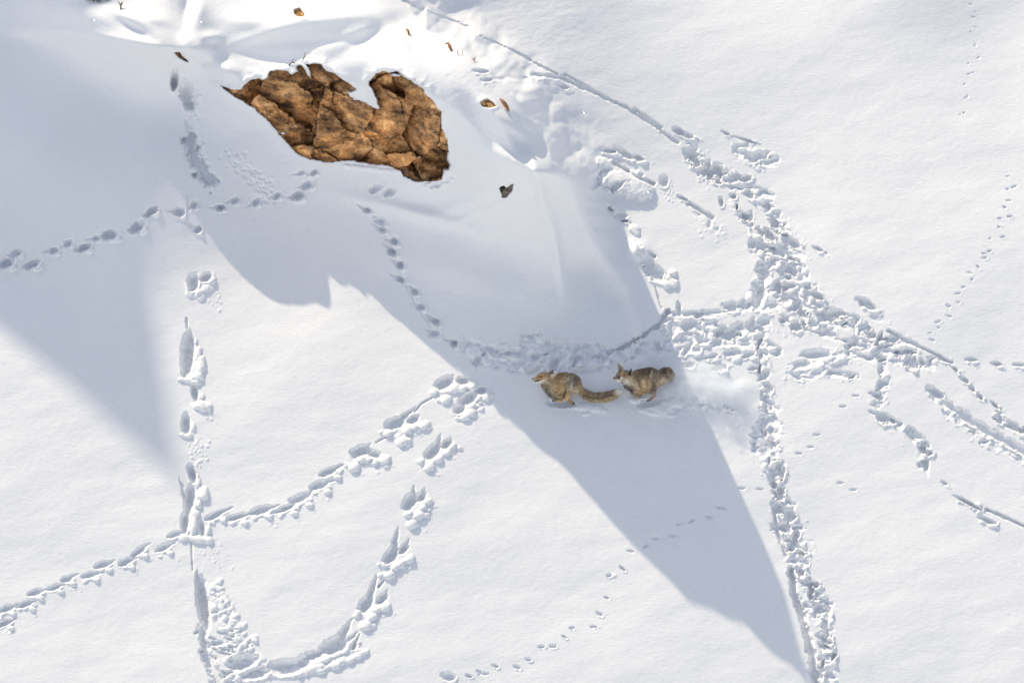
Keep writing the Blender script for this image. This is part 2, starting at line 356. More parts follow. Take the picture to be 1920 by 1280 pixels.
def churn(pts, wd, dens=1.0, depth=.075, size=9.0, el=None):
    for (x0, y0), (x1, y1) in zip(pts[:-1], pts[1:]):
        L = math.hypot(x1 - x0, y1 - y0); ang = math.atan2(y1 - y0, x1 - x0); m = wd * 2 + 8
        w = window(min(x0, x1) - m, max(x0, x1) + m, min(y0, y1) - m, max(y0, y1) + m)
        dx, dy = rot(PX[w] - x0, PY[w] - y0, ang); cx = np.clip(dx, 0, L)
        d = np.hypot(dx - cx, dy) / wd + .75 * min(1., wd / 15) * RG3[w] + .12 * WOB2[w]
        mask = 1 - sstep(.6, 1.25, d)
        f = -.16 - .4 * np.abs(RG1[w]) + 1.0 * RG2[w]
        D[w] = np.minimum(D[w], depth * .68 * mask * np.clip(f, -1.1, 0)); Mn[w] = np.maximum(Mn[w], depth * .35 * mask * np.clip(f - .08, 0, .7))
        n = max(1, int(L * (wd / 14) / 22 * dens))
        for k in range(n):
            t = (k + rng.uniform(0, 1)) / n; off = rng.uniform(-1, 1) * wd * .9
            x = x0 + (x1 - x0) * t - math.sin(ang) * off; y = y0 + (y1 - y0) * t + math.cos(ang) * off
            a = size * rng.uniform(.7, 2.0); b = a * rng.uniform(.35, .7); an = (ang if el is None else el) + rng.normal(0, .5)
            pit(x, y, a, b, an, depth * rng.uniform(.6, 1.3), .3, .5, .2)
            if rng.random() < .5: clump(x + rng.uniform(2, 9), y + b + rng.uniform(0, 7), rng.uniform(3.5, 11), rng.uniform(3, 7), rng.uniform(-.7, .9), rng.uniform(.02, .07), .4)
        for k in range(int(L / 14 * dens)):
            t = rng.random(); crumbs(x0 + (x1 - x0) * t + rng.normal(0, wd), y0 + (y1 - y0) * t + rng.normal(0, wd) + 4, wd * .7, 2, .010)

# -- left: soft shaded trail running in from the edge to the rock's foot
for x, y, s in [(11, 494, 1.2), (59, 495, 1.15), (100, 469, 1), (157, 464, 1.1), (205, 440, 1.15), (257, 425, 1.15), (284, 396, .9), (335, 397, 1.1), (364, 384, .8), (413, 389, .85),
                (440, 375, .8), (480, 379, .85), (520, 366, .85), (558, 367, .95), (576, 345, .95), (566, 324, .6), (590, 322, .65), (30, 474, .9), (128, 456, .8), (180, 446, .8)]:
    smooth_print(x, y, 14 * s, 8.5 * s, -.4, .105 * s)
groove([(352, 366), (353, 392)], 3, .012); smooth_print(371, 430, 10, 8, .5, .08)
# -- trough below the overhang
pit(327, 148, 8, 22, .05, .17, .05); pit(352, 175, 15, 32, -.15, .14, .2, .4); pit(362, 190, 10, 14, 0, .05)
groove([(352, 160), (360, 230), (358, 262)], 16, .03, .5)
groove([(358, 262), (366, 300), (392, 340)], 18, .15, .35); crumbs(395, 356, 12, 16, .012)
for k in range(90):
    t = rng.random(); x, y = 425 + 85 * t + rng.normal(0, 10), 285 + 85 * t + rng.normal(0, 10)
    (clump if rng.random() < .5 else lambda a, b, c, d, e, f: pit(a, b, c, d, e, f, .1, .3, 0))(x, y, rng.uniform(3, 7), rng.uniform(2.5, 5), rng.random(), .012)
# -- pair of holes by the shadow edge
pit(362, 528, 11, 20, .1, .1); pit(386, 520, 13, 8, -.5, .09)
for x, y, r_, h in [(398, 526, 8, .06), (386, 540, 9, .05), (372, 548, 9, .06), (358, 552, 7, .03), (378, 556, 8, .035), (392, 540, 10, .03)]: clump(x, y, r_, r_ * .8, -.5, h)
crumbs(400, 560, 14, 20)
# -- vertical line of plunge holes
groove([(350, 596), (351, 616)], 2.2, .03)
pit(352, 664, 13, 44, .07, .14, .1, .55, 0); pit(358, 640, 7, 26, -.15, .10)
for x, y, a, b, h in [(366, 640, 4, 6, .04), (372, 660, 7, 12, .05), (377, 682, 9, 16, .07), (372, 705, 11, 10, .06), (352, 712, 14, 5, .04), (340, 711, 8, 4, .04), (366, 716, 12, 5, .05)]: clump(x, y, a, b, .1, h)
pit(365, 736, 6, 18, -.15, .09, .1, .5, 0); clump(380, 760, 17, 10, .2, .075); clump(378, 744, 6, 6, 0, .04); crumbs(392, 775, 12, 14)
pit(349, 793, 9, 20, .05, .11, .1, .5, 0); clump(350, 815, 15, 5, .05, .045); clump(362, 800, 5, 9, 0, .035); crumbs(368, 835, 22, 40, .014, 1.4)
pit(360, 888, 8, 20, -.25, .11); pit(356, 935, 10, 34, .15, .12, .12, .5, 0); pit(347, 978, 8, 22, .1, .11); spike(346, 930, 336, 890, 4, .04)
for x, y, a, b, h in [(371, 905, 6, 10, .04), (381, 925, 12, 15, .085), (372, 945, 8, 9, .06), (364, 962, 11, 9, .05), (363, 985, 8, 22, .06), (372, 1010, 24, 7, .06), (392, 1012, 9, 7, .06), (350, 1006, 16, 5, .045), (390, 992, 5, 12, .05)]: clump(x, y, a, b, .15, h)
pit(378, 988, 6, 18, -.1, .08, .1, .5, 0); groove([(359, 1015), (360, 1050), (362, 1068)], 2.0, .02); crumbs(400, 1040, 26, 45, .009)
# -- big trough lower left and its sweep to the right
spike(379, 1120, 368, 1066, 14, .16); pit(380, 1125, 12, 52, -.13, .17, .08, .6, 0); pit(385, 1155, 10, 26, -.1, .12, .1, .6, 0)
groove([(378, 1180), (388, 1225), (404, 1262), (415, 1290)], 12, .09, .35)
for k in range(150):
    t = rng.random(); x = 398 + 70 * t + rng.normal(0, 7 + 14 * t); y = 1105 + 130 * t + rng.normal(0, 12)
    clump(x, y, rng.uniform(3, 10), rng.uniform(3, 7), rng.uniform(-.6, .6), rng.uniform(.015, .05), .35)
for k in range(40):
    pit(rng.uniform(392, 440), rng.uniform(1180, 1280), rng.uniform(5, 12), rng.uniform(2, 4), .3, .03, .2)
pit(458, 1240, 26, 15, -.3, .09); pit(480, 1262, 30, 12, -.2, .08); pit(535, 1250, 36, 15, -.1, .10, .1, .5); pit(568, 1240, 16, 14, -.7, .09)
for k in range(60):
    x = rng.uniform(430, 640); clump(x + rng.normal(0, 4), 1272 - (x - 430) * .13 + rng.normal(0, 5), rng.uniform(5, 14), rng.uniform(4, 9), rng.uniform(-.5, .3), rng.uniform(.02, .06), .3)
groove([(570, 1235), (600, 1225), (630, 1205)], 11, .08)
pit(628, 1208, 27, 16, -.5, .12); spike(636, 1205, 662, 1155, 12, .12); spike(655, 1198, 674, 1182, 6, .06); bound(664, 1210, -.9, 12, 7, .08, 12)
for x, y, a in [(590, 1252, 15), (610, 1236, 10), (640, 1238, 12), (656, 1237, 9), (672, 1228, 11), (682, 1222, 9), (627, 1246, 14)]: clump(x, y, a, a * .6, -.3, .06)
# -- bounding marks climbing to the right
def hop(p, s, p2, s2, cls):
    (x, y), (sx, sy) = p, s
    ang = math.atan2(sy - y, sx - x)
    pit(x, y, 20, 11, ang + .35, .105, .1, .5, 0); spike(x + 5, y - 3, sx, sy, 9, .10); pit(x - 8, y + 9, 9, 7, 0, .05)
    (x, y), (sx, sy) = p2, s2
    ang = math.atan2(sy - y, sx - x)
    pit(x, y, 13, 7.5, ang + .3, .085, .1, .5, 0); spike(x + 2, y - 1, sx, sy, 7, .08)
    for cx, cy, r_ in cls:
        clump(cx, cy, r_, r_ * .7, -.4, .05 + .0015 * r_, .25)
        for k in range(3): clump(cx + rng.normal(0, r_ * .7), cy + rng.normal(0, r_ * .45), r_ * .5, r_ * .4, 0, .035)
        crumbs(cx + 8, cy + 7, 8, 7)
hop((686, 1132), (708, 1074), (716, 1122), (727, 1104), [(723, 1137, 12), (706, 1142, 9), (697, 1156, 11), (674, 1146, 8), (686, 1171, 13)])
spike(712, 1098, 722, 1080, 4, .05)
hop((733, 1041), (748, 984), (757, 1029), (768, 1008), [(769, 1047, 11), (755, 1054, 9), (742, 1062, 10), (722, 1057, 8), (730, 1077, 11)])
hop((768, 941), (776, 908), (790, 931), (798, 913), [(801, 940, 9), (794, 950, 8), (784, 966, 13), (766, 962, 9), (774, 981, 12)])
hop((811, 846), (828, 812), (837, 832), (847, 818), [(848, 836, 8), (838, 848, 9), (822, 860, 11), (805, 875, 12), (790, 864, 8)])
hop((741, 793), (782, 762), (774, 787), (788, 778), [(795, 797, 12), (778, 800, 9), (764, 806, 11), (728, 811, 9), (756, 826, 14)])
hop((833, 718), (852, 702), (867, 714), (884, 710), [(850, 728, 13), (868, 728, 9), (837, 748, 12), (815, 733, 9), (886, 724, 11)])
hop((878, 747), (890, 735), (902, 732), (918, 726), [(894, 745, 11), (913, 742, 12), (885, 760, 10), (884, 772, 11), (872, 780, 11)]); pit(862, 766, 13, 10, -.6, .08)
hop((675, 846), (697, 831), (700, 851), (716, 848), [(679, 859, 11), (691, 861, 8), (720, 862, 13), (664, 875, 12), (704, 866, 8)])
groove([(811, 745), (790, 757), (778, 772)], 2.2, .03); groove([(724, 819), (706, 829)], 2, .025)
for x, y, s in [(616, 884, 1.05), (596, 910, 1.05), (563, 933, 1.15), (535, 953, 1.1), (487, 957, 1.1), (441, 970, 1.1), (403, 966, 1.05)]: bound(x, y, -.42, 20 * s, 9 * s, .08, 14, 1.0)
for x, y in [(329, 1001), (305, 1027), (260, 1033), (236, 1053), (191, 1059), (167, 1078), (125, 1085), (102, 1101), (64, 1111), (46, 1133), (11, 1141), (8, 1168), (-14, 1150)]: bound(x, y, -.38, 17, 8, .07, 9, .85)
# -- centre trail coming down from the rock
for x, y in [(688, 393), (714, 414), (716, 430), (740, 452), (735, 471), (751, 496), (750, 523), (778, 547), (789, 575), (815, 602), (814, 625), (852, 643)]: smooth_print(x, y, 10.5, 7.5, .5, .095)
for (x0, y0), (x1, y1) in [((705, 352), 0), ((730, 358), 0)] and []: pass
pit(705, 352, 14, 8, -.6, .07); pit(731, 359, 14, 8, -.6, .08); groove([(722, 440), (745, 500), (780, 570), (815, 625)], 3, .012)
for x in range(650, 760, 13): clump(x, 312 + (x - 650) * .12, 9, 5, .2, .04)
churn([(800, 345), (845, 335)], 6, 1, .05, 8)
# -- churned path behind the foxes
churn([(885, 662), (960, 668), (1050, 668), (1140, 668)], 18, 1.2, .07, 9, -.3)
churn([(985, 634), (1060, 648), (1130, 655)], 8, 1.2, .06, 9, -.25)
churn([(1140, 690), (1060, 700), (960, 690)], 8, .8, .05, 7, -.3)
groove([(1140, 662), (1180, 645), (1215, 622), (1240, 603), (1252, 585)], 6, .09, .7)
churn([(1150, 668), (1250, 648), (1310, 640)], 15, 1.0, .055, 11, -.2)
churn([(1240, 602), (1290, 612), (1380, 618), (1440, 600)], 12, 1.1, .075, 12, -.3); churn([(1250, 590), (1330, 588), (1400, 575)], 6, 1.1, .07, 10, -.3)
groove([(1228, 536), (1234, 556), (1241, 578)], 1.8, .03); pit(1273, 580, 5, 16, -.1, .07)
churn([(1340, 645), (1400, 642)], 8, .9, .05, 11, -.2); churn([(1430, 640), (1460, 660)], 9, 1, .06, 10, .3)
for x, y, a in ((1300, 655, 16), (1335, 668, 13), (1372, 662, 17), (1290, 685, 12), (1350, 690, 14), (1405, 665, 12), (1412, 690, 10), (1318, 640, 12)): pit(x, y, a, a * .45, -.25, .05, .3, .4, .3); clump(x + 8, y + a * .6, a * .6, a * .35, -.2, .045, .4)
churn([(1280, 745), (1330, 760), (1380, 770)], 8, 1, .04, 7, .3)
# -- main churned path on the right
pit(1272, 246, 12, 7, .5, .09, .1); bound(1283, 252, .45, 20, 7, .08, 10); churn([(1300, 285), (1330, 315), (1400, 352), (1440, 385)], 13, 1.3, .09, 12, .6)
churn([(1305, 300), (1320, 330), (1370, 350)], 7, 1.2, .09, 10, 1.0)
churn([(1440, 385), (1470, 430), (1490, 480)], 12, 1.4, .085, 10, .9)
churn([(1370, 380), (1400, 410), (1425, 445), (1450, 480)], 12, 1.3, .085, 10, .8); pit(1352, 378, 5, 10, -.2, .07); pit(1375, 368, 7, 6, .6, .07)
churn([(1430, 450), (1470, 490), (1500, 540), (1550, 585)], 18, 1.5, .085, 11, .7)
churn([(1450, 480), (1420, 530), (1410, 570), (1360, 580)], 9, 1.2, .08, 11, -.6); pit(1425, 552, 12, 24, .2, .09)
churn([(1440, 540), (1500, 570), (1580, 600), (1640, 630), (1720, 670)], 16, 1.3, .08, 10, .3)
churn([(1420, 580), (1480, 600), (1540, 620), (1600, 640)], 13, .9, .07, 10, .2)
churn([(1590, 650), (1660, 670), (1740, 680)], 14, 1.0, .08, 9, .3)
bound(1532, 466, .5, 14, 5, .06, 10, .7); bound(1625, 570, .5, 24, 10, .11, 0, 1); spike(1615, 566, 1606, 556, 8, .08)
churn([(1640, 590), (1680, 625), (1700, 650)], 6, 1, .03, 7, .6)
groove([(1665, 620), (1700, 638), (1755, 665), (1785, 680)], 4, .05, .3)
for x, y in [(1818, 674), (1868, 682), (1910, 684), (1770, 676)]: bound(x, y, .1, 13, 5.5, .055, 4, .7)
for x, y in [(1790, 692), (1808, 712), (1822, 728), (1836, 742), (1864, 758)]: bound(x, y, .75, 11, 5, .065, 5, .6)
churn([(1870, 780), (1890, 795), (1925, 812)], 7, 1.2, .08, 10, .5)
pit(1752, 735, 20, 8, .6, .09); groove([(1755, 742), (1790, 768), (1850, 810), (1925, 848)], 11, .06, .3); churn([(1775, 770), (1850, 825), (1925, 865)], 8, 1.1, .04, 8, .6)
for k in range(14): groove([(1800 + k * 9, 792 + k * 5.5 + rng.normal(0, 3)), (1830 + k * 9, 808 + k * 5.5 + rng.normal(0, 3))], 2.4, .022, .2)
churn([(1480, 705), (1540, 700), (1610, 705)], 7, .8, .06, 10, .15); pit(1530, 664, 30, 10, -.1, .07); clump(1560, 674, 28, 8, -.1, .05); churn([(1480, 690), (1600, 660), (1700, 655)], 8, .5, .04, 9, 0)
churn([(1652, 665), (1660, 700), (1650, 740), (1640, 768)], 8, 1.5, .09, 9, 1.3)
churn([(1640, 770), (1690, 800), (1735, 835), (1730, 870)], 8, 1.5, .08, 9, .6); spike(1735, 870, 1740, 895, 8, .08); bound(1770, 905, .5, 8, 4, .05, 4, .5)
bound(1810, 940, .45, 28, 7, .08, 8); bound(1850, 975, .3, 18, 8, .07, 6, 1.1); groove([(1850, 955), (1885, 970), (1925, 988)], 4, .05, .2)
churn([(1425, 620), (1432, 660), (1432, 720), (1442, 770)], 10, 1.4, .09, 10, 1.4)
churn([(1442, 770), (1436, 830), (1450, 880), (1460, 940)], 15, 1.2, .085, 10, 1.4)
churn([(1460, 940), (1480, 1000), (1500, 1040)], 18, 1.15, .08, 10, 1.3); groove([(1452, 960), (1458, 1000), (1475, 1040)], 5, .07, .2)
churn([(1495, 1050), (1520, 1100), (1550, 1170), (1545, 1290)], 17, 1.2, .085, 10, 1.3); groove([(1483, 1068), (1490, 1110), (1508, 1170), (1525, 1240), (1532, 1290)], 9, .11, .3)
churn([(1470, 1000), (1520, 1020)], 8, 1.2, .03, 8, .5)
for x, y in [(1575, 905), (1600, 918), (1425, 917), (1390, 915), (1532, 815), (1520, 838), (1498, 850), (1580, 762), (1605, 742)]: pit(x, y, 8, 3, .05, .02, .1, .2)
# -- upper right: old ski-like groove, small prints and the trampled mounds
groove([(735, -8), (800, 22), (880, 52), (895, 64)], 3.6, .035, .5); groove([(900, 68), (960, 95), (1010, 122), (1045, 140)], 3, .03, .6)
groove([(1050, 145), (1100, 168), (1170, 200), (1215, 228), (1270, 268)], 4, .045, .5); groove([(1190, 205), (1240, 240)], 4, .04, .2); groove([(1060, 140), (1140, 185)], 3, .03)
for x, y in [(900, 134), (935, 148), (957, 146), (984, 148), (1010, 143), (1054, 162), (912, 150)]: bound(x, y, .12, 13, 6, .06, 2, .6, False)
groove([(1000, 140), (1050, 146), (1110, 172)], 5, .035)
bound(1360, 250, .45, 12, 4, .06, 8, .5); bound(1395, 262, .35, 22, 4, .06, 10, .5); churn([(1385, 278), (1420, 292), (1450, 300)], 12, 1.3, .065, 11, .3)
bound(1140, 283, .2, 14, 8, .08, 0, 1); bound(1170, 288, .6, 20, 9, .09, 10, 1.1); bound(1195, 296, .3, 12, 8, .08, 4, 1); groove([(1150, 305), (1190, 330), (1225, 345)], 5, .06, .2)
clump(1163, 340, 42, 28, .3, .15, .2); clump(1192, 346, 36, 24, .6, .14, .2); clump(1150, 312, 34, 12, .4, .1, .2); pit(1117, 338, 13, 18, .5, .09); pit(1130, 325, 18, 10, -.6, .07); spike(1152, 352, 1175, 338, 9, .10)
pit(1245, 340, 9, 12, 0, .07); crumbs(1250, 360, 16, 30, .012)
bound(1280, 372, .6, 13, 6, .06, 4, .6); groove([(1292, 382), (1318, 398), (1336, 408)], 6, .06, .2); crumbs(1340, 425, 16, 40, .01, .6, 2.2); churn([(1300, 398), (1345, 430)], 4, 1, .03, 6, .6)
churn([(1140, 388), (1155, 400), (1175, 410)], 7, 1.4, .08, 9, .9); clump(1188, 428, 12, 9, .4, .06); clump(1194, 436, 7, 6, .4, .05)
spike(1218, 500, 1188, 446, 15, .09); pit(1232, 512, 20, 14, .8, .10, .15, .5); spike(1225, 480, 1214, 470, 5, .05)
for x, y, r_ in [(1250, 520, 9), (1262, 510, 8), (1262, 530, 10), (1248, 532, 9)]: clump(x, y, r_, r_ * .8, .3, .07)
# -- small bird and hare prints
def dots(pts, step, jit=6, r_=4.5, d=.02):
    for (x0, y0), (x1, y1) in zip(pts[:-1], pts[1:]):
        n = max(1, int(math.hypot(x1 - x0, y1 - y0) / step))
        for k in range(n):
            t = k / n; s = jit * (1 if k % 2 else -1)
            pit(x0 + (x1 - x0) * t + s * .6 + rng.normal(0, 3.5), y0 + (y1 - y0) * t + s * .5 + rng.normal(0, 2.5), r_ * rng.uniform(.9, 1.7), r_ * rng.uniform(.4, .75), rng.normal(.1, .3), d * rng.uniform(.5, 1.1), .3, .1, .3)
dots([(1895, 330), (1878, 430), (1840, 490), (1800, 550), (1765, 600), (1735, 650)], 13); dots([(1825, 10), (1830, 90), (1812, 160), (1806, 235)], 13, 6, 3.4, .012)
dots([(845, 1268), (930, 1252), (990, 1240), (1018, 1217), (1075, 1182), (1128, 1152), (1143, 1120), (1150, 1085), (1180, 1035), (1230, 1010), (1300, 980), (1350, 950), (1390, 935)], 22, 7, 5.5, .032)
pit(840, 1268, 14, 9, .2, .06); pit(905, 1263, 12, 3, -.1, .02)
# -- powder kicked up round the foxes
pit(1052, 756, 28, 8, .05, .06, .2, .3, .2); clump(1100, 763, 26, 8, .1, .035, .4); clump(1122, 768, 20, 5, .15, .03, .4); clump(1099, 775, 9, 4, 0, .025, .4); clump(1075, 762, 16, 4, .1, .03, .3)
clump(1235, 765, 36, 12, .25, .05, .4); clump(1258, 756, 30, 10, -.1, .05, .4); clump(1222, 772, 22, 8, .3, .04, .4); pit(1216, 755, 22, 8, -.1, .07, .2); clump(1200, 752, 22, 7, .1, .04, .4)
clump(1318, 752, 14, 8, 0, .06); clump(1300, 760, 16, 7, .3, .04); crumbs(1270, 775, 40, 60, .012, .2, 2)
# -- melt scoop and lip of snow around the rock, and thin wind crusts
H += D + Mn

# main rock outline (photo pixels), upper edge with its snow tongues
ROCK = [(414, 160), (432, 168), (452, 168), (462, 158), (474, 148), (488, 148), (492, 152), (503, 146), (506, 134), (520, 132), (537, 134), (548, 140), (558, 134), (556, 125), (562, 122), (570, 128),
        (576, 140), (584, 148), (582, 132), (574, 122), (590, 119), (603, 121), (611, 134), (626, 138), (645, 152), (668, 168), (660, 172), (650, 170), (655, 180), (676, 190), (690, 196), (702, 202), (712, 204), (706, 184), (698, 168), (690, 154),
        (704, 140), (716, 133), (728, 136), (744, 134), (756, 142), (770, 150), (782, 158), (796, 168), (795, 174), (808, 186), (820, 204), (828, 210), (828, 240), (838, 262), (841, 280), (840, 300), (845, 308), (842, 318), (834, 318), (828, 336), (805, 340), (775, 339), (758, 330),
        (752, 320), (744, 316), (720, 308), (700, 308), (680, 304), (655, 300), (640, 300), (628, 304), (610, 304), (585, 298), (565, 292), (556, 285), (540, 268), (522, 248), (505, 228), (480, 205), (460, 192), (440, 180), (420, 166)]
def poly_sd(px, py, P):
    """signed distance to a polygon, positive inside"""
    P = np.array(P, float); Q = np.roll(P, -1, axis=0)
    d = np.full(px.shape, 1e9); ins = np.zeros(px.shape, bool)
    for (ax, ay), (bx, by) in zip(P, Q):
        ex, ey = bx - ax, by - ay; L = ex * ex + ey * ey
        if L < 1e-9: continue
        t = np.clip(((px - ax) * ex + (py - ay) * ey) / L, 0, 1)
        d = np.minimum(d, np.hypot(px - ax - t * ex, py - ay - t * ey))
        c = (ay > py) != (by > py)
        with np.errstate(divide='ignore', invalid='ignore'):
            ins ^= c & (px < (bx - ax) * (py - ay) / (by - ay + 1e-12) + ax)
    return np.where(ins, d, -d)
def recess(P, deep, lip, jag=1.5, lipw=9):
    P = np.array(P); w = window(P[:, 0].min() - 60, P[:, 0].max() + 60, P[:, 1].min() - 60, P[:, 1].max() + 60)
    sdv = poly_sd(PX[w], PY[w], P) + jag * fbm(PX[w] / 7, PY[w] / 7, 2)
    for ex, ey, ea, eb in ((531, 250, 6, 2.6), (668, 186, 7, 2.2), (742, 141, 6, 2), (600, 262, 0, 0), (766, 322, 5, 2)):
        if ea: sdv = np.minimum(sdv, (np.hypot((PX[w] - ex) / ea, (PY[w] - ey) / eb) - 1) * eb + .8 * fbm(PX[w] / 5, PY[w] / 5, 2))
    up = sstep(24, -24, PY[w] - (175 + (PX[w] - 400) * .22)) if lipw > 9 else 1.
    H[w] += lip * (.2 + up * 1.2) * np.exp(-(np.clip(-sdv, 0, 99) / lipw) ** 2) * (sdv < 0) * (1 + .5 * fbm(PX[w] / 25, PY[w] / 25, 2))
    H[w] -= deep * sstep(-1.0, 3.0, sdv)
recess(ROCK, .42, .035, 1.2, 14)
SMALL = {   # small rocks and one hollow with painted shade that show through the snow
 'low_left': [(326, 99), (336, 98), (346, 108), (356, 118), (344, 114), (334, 107)],
 'cap_leaf': [(552, 18), (562, 16), (571, 27), (570, 32), (558, 32), (551, 24)],
 'right_stone': [(901, 192), (906, 188), (914, 186), (924, 192), (930, 200), (918, 203), (905, 200)],
 'hollow': [(936, 352), (944, 347), (950, 352), (958, 346), (963, 345), (960, 358), (950, 370), (942, 370)],
}
for k, P in SMALL.items(): recess(P, .16, .01, .6, 6)
P_ = B + (Cam - B) * (H / (Cam @ Nv))[..., None]
ny, nx = UU.shape
idx = np.arange(ny * nx).reshape(ny, nx)
F = np.stack([idx[:-1, :-1], idx[:-1, 1:], idx[1:, 1:], idx[1:, :-1]], -1).reshape(-1, 4)
slope = mesh_obj('snow_slope', P_.reshape(-1, 3), F, M_snow)
tag(slope, kind='structure')
def surf(px, py):
    """the point of the snow seen at pixel px,py (heights sampled from the grid)"""
    b = unproj(px, py); i = int(np.clip(np.searchsorted(us, b @ Rv), 0, nx - 1)); j = int(np.clip(np.searchsorted(vs, b @ Vv), 0, ny - 1))
    return P_[j, i]
def hsurf(px, py, use=None):
    b = unproj(px, py); i = int(np.clip(np.searchsorted(us, b @ Rv), 0, nx - 1)); j = int(np.clip(np.searchsorted(vs, b @ Vv), 0, ny - 1))
    return (H if use is None else use)[j, i]
zf = float((-78 * Vv)[2]) + .3
g = 4000
q = [(-g, -g), (g, -g), (g, 150), (-g, 150)]
o = mesh_obj('valley_floor', [(x, y, zf) for x, y in q], [(0, 1, 2, 3)], M_snow, smooth=False); tag(o, kind='structure')

# ---------------------------------------------------------------- crag up the slope, whose shadow falls across the left
def crag():
    pts = []   # (shadow pixel, distance up the sun ray)
    prof = [(-2600, -1500, 3), (-1500, -620, 12), (-800, -40, 20), (-300, 372, 25), (0, 620, 27), (150, 742, 28), (280, 850, 29), (331, 893, 29.5), (318, 780, 29), (299, 650, 28.3), (290, 570, 27.8), (330, 495, 27), (430, 420, 26.5), (500, 320, 26), (505, 200, 25), (440, 80, 23), (260, -100, 20), (40, -420, 14), (-40, -900, 4)]
    n = 0; V = []; 
    sil = []
    for a, b in zip(prof[:-1], prof[1:]):
        for t in np.linspace(0, 1, 6, endpoint=False): sil.append([a[i] * (1 - t) + b[i] * t for i in range(3)])
    sil.append(list(prof[-1]))
    hv = -math.cos(SUN_PHI) * Rv + math.sin(SUN_PHI) * Vv      # towards the sun, within the slope
    rows = []
    for x, y, t in sil:
        top = unproj(x, y, 0.) + S * t; h = top @ Nv; foot = top - Nv * h
        rows.append([foot - hv * h * .55 - Nv * .5, top * .5 + (foot - hv * h * .45) * .5, top - hv * .25 - Nv * .3, top, top * .5 + (foot + hv * h * .7) * .5 + Nv * h * .05, foot + hv * h * 1.0 - Nv * .5])
    A = np.array(rows); k = A.shape[1]
    nn = fbm(np.arange(A.shape[0])[:, None] * .7 + np.zeros((1, k)), np.arange(k)[None, :] * 1.3 + np.zeros((A.shape[0], 1)), 3)
    A[:, [1, 4]] += (nn[:, [1, 4]] * .9)[..., None] * Nv
    id_ = np.arange(A.shape[0] * k).reshape(A.shape[0], k)
    Fq = np.stack([id_[:-1, :-1], id_[:-1, 1:], id_[1:, 1:], id_[1:, :-1]], -1).reshape(-1, 4)
    o = mesh_obj('snowy_crag', A.reshape(-1, 3), Fq, M_snow, smooth=False); tag(o, kind='structure')
crag()

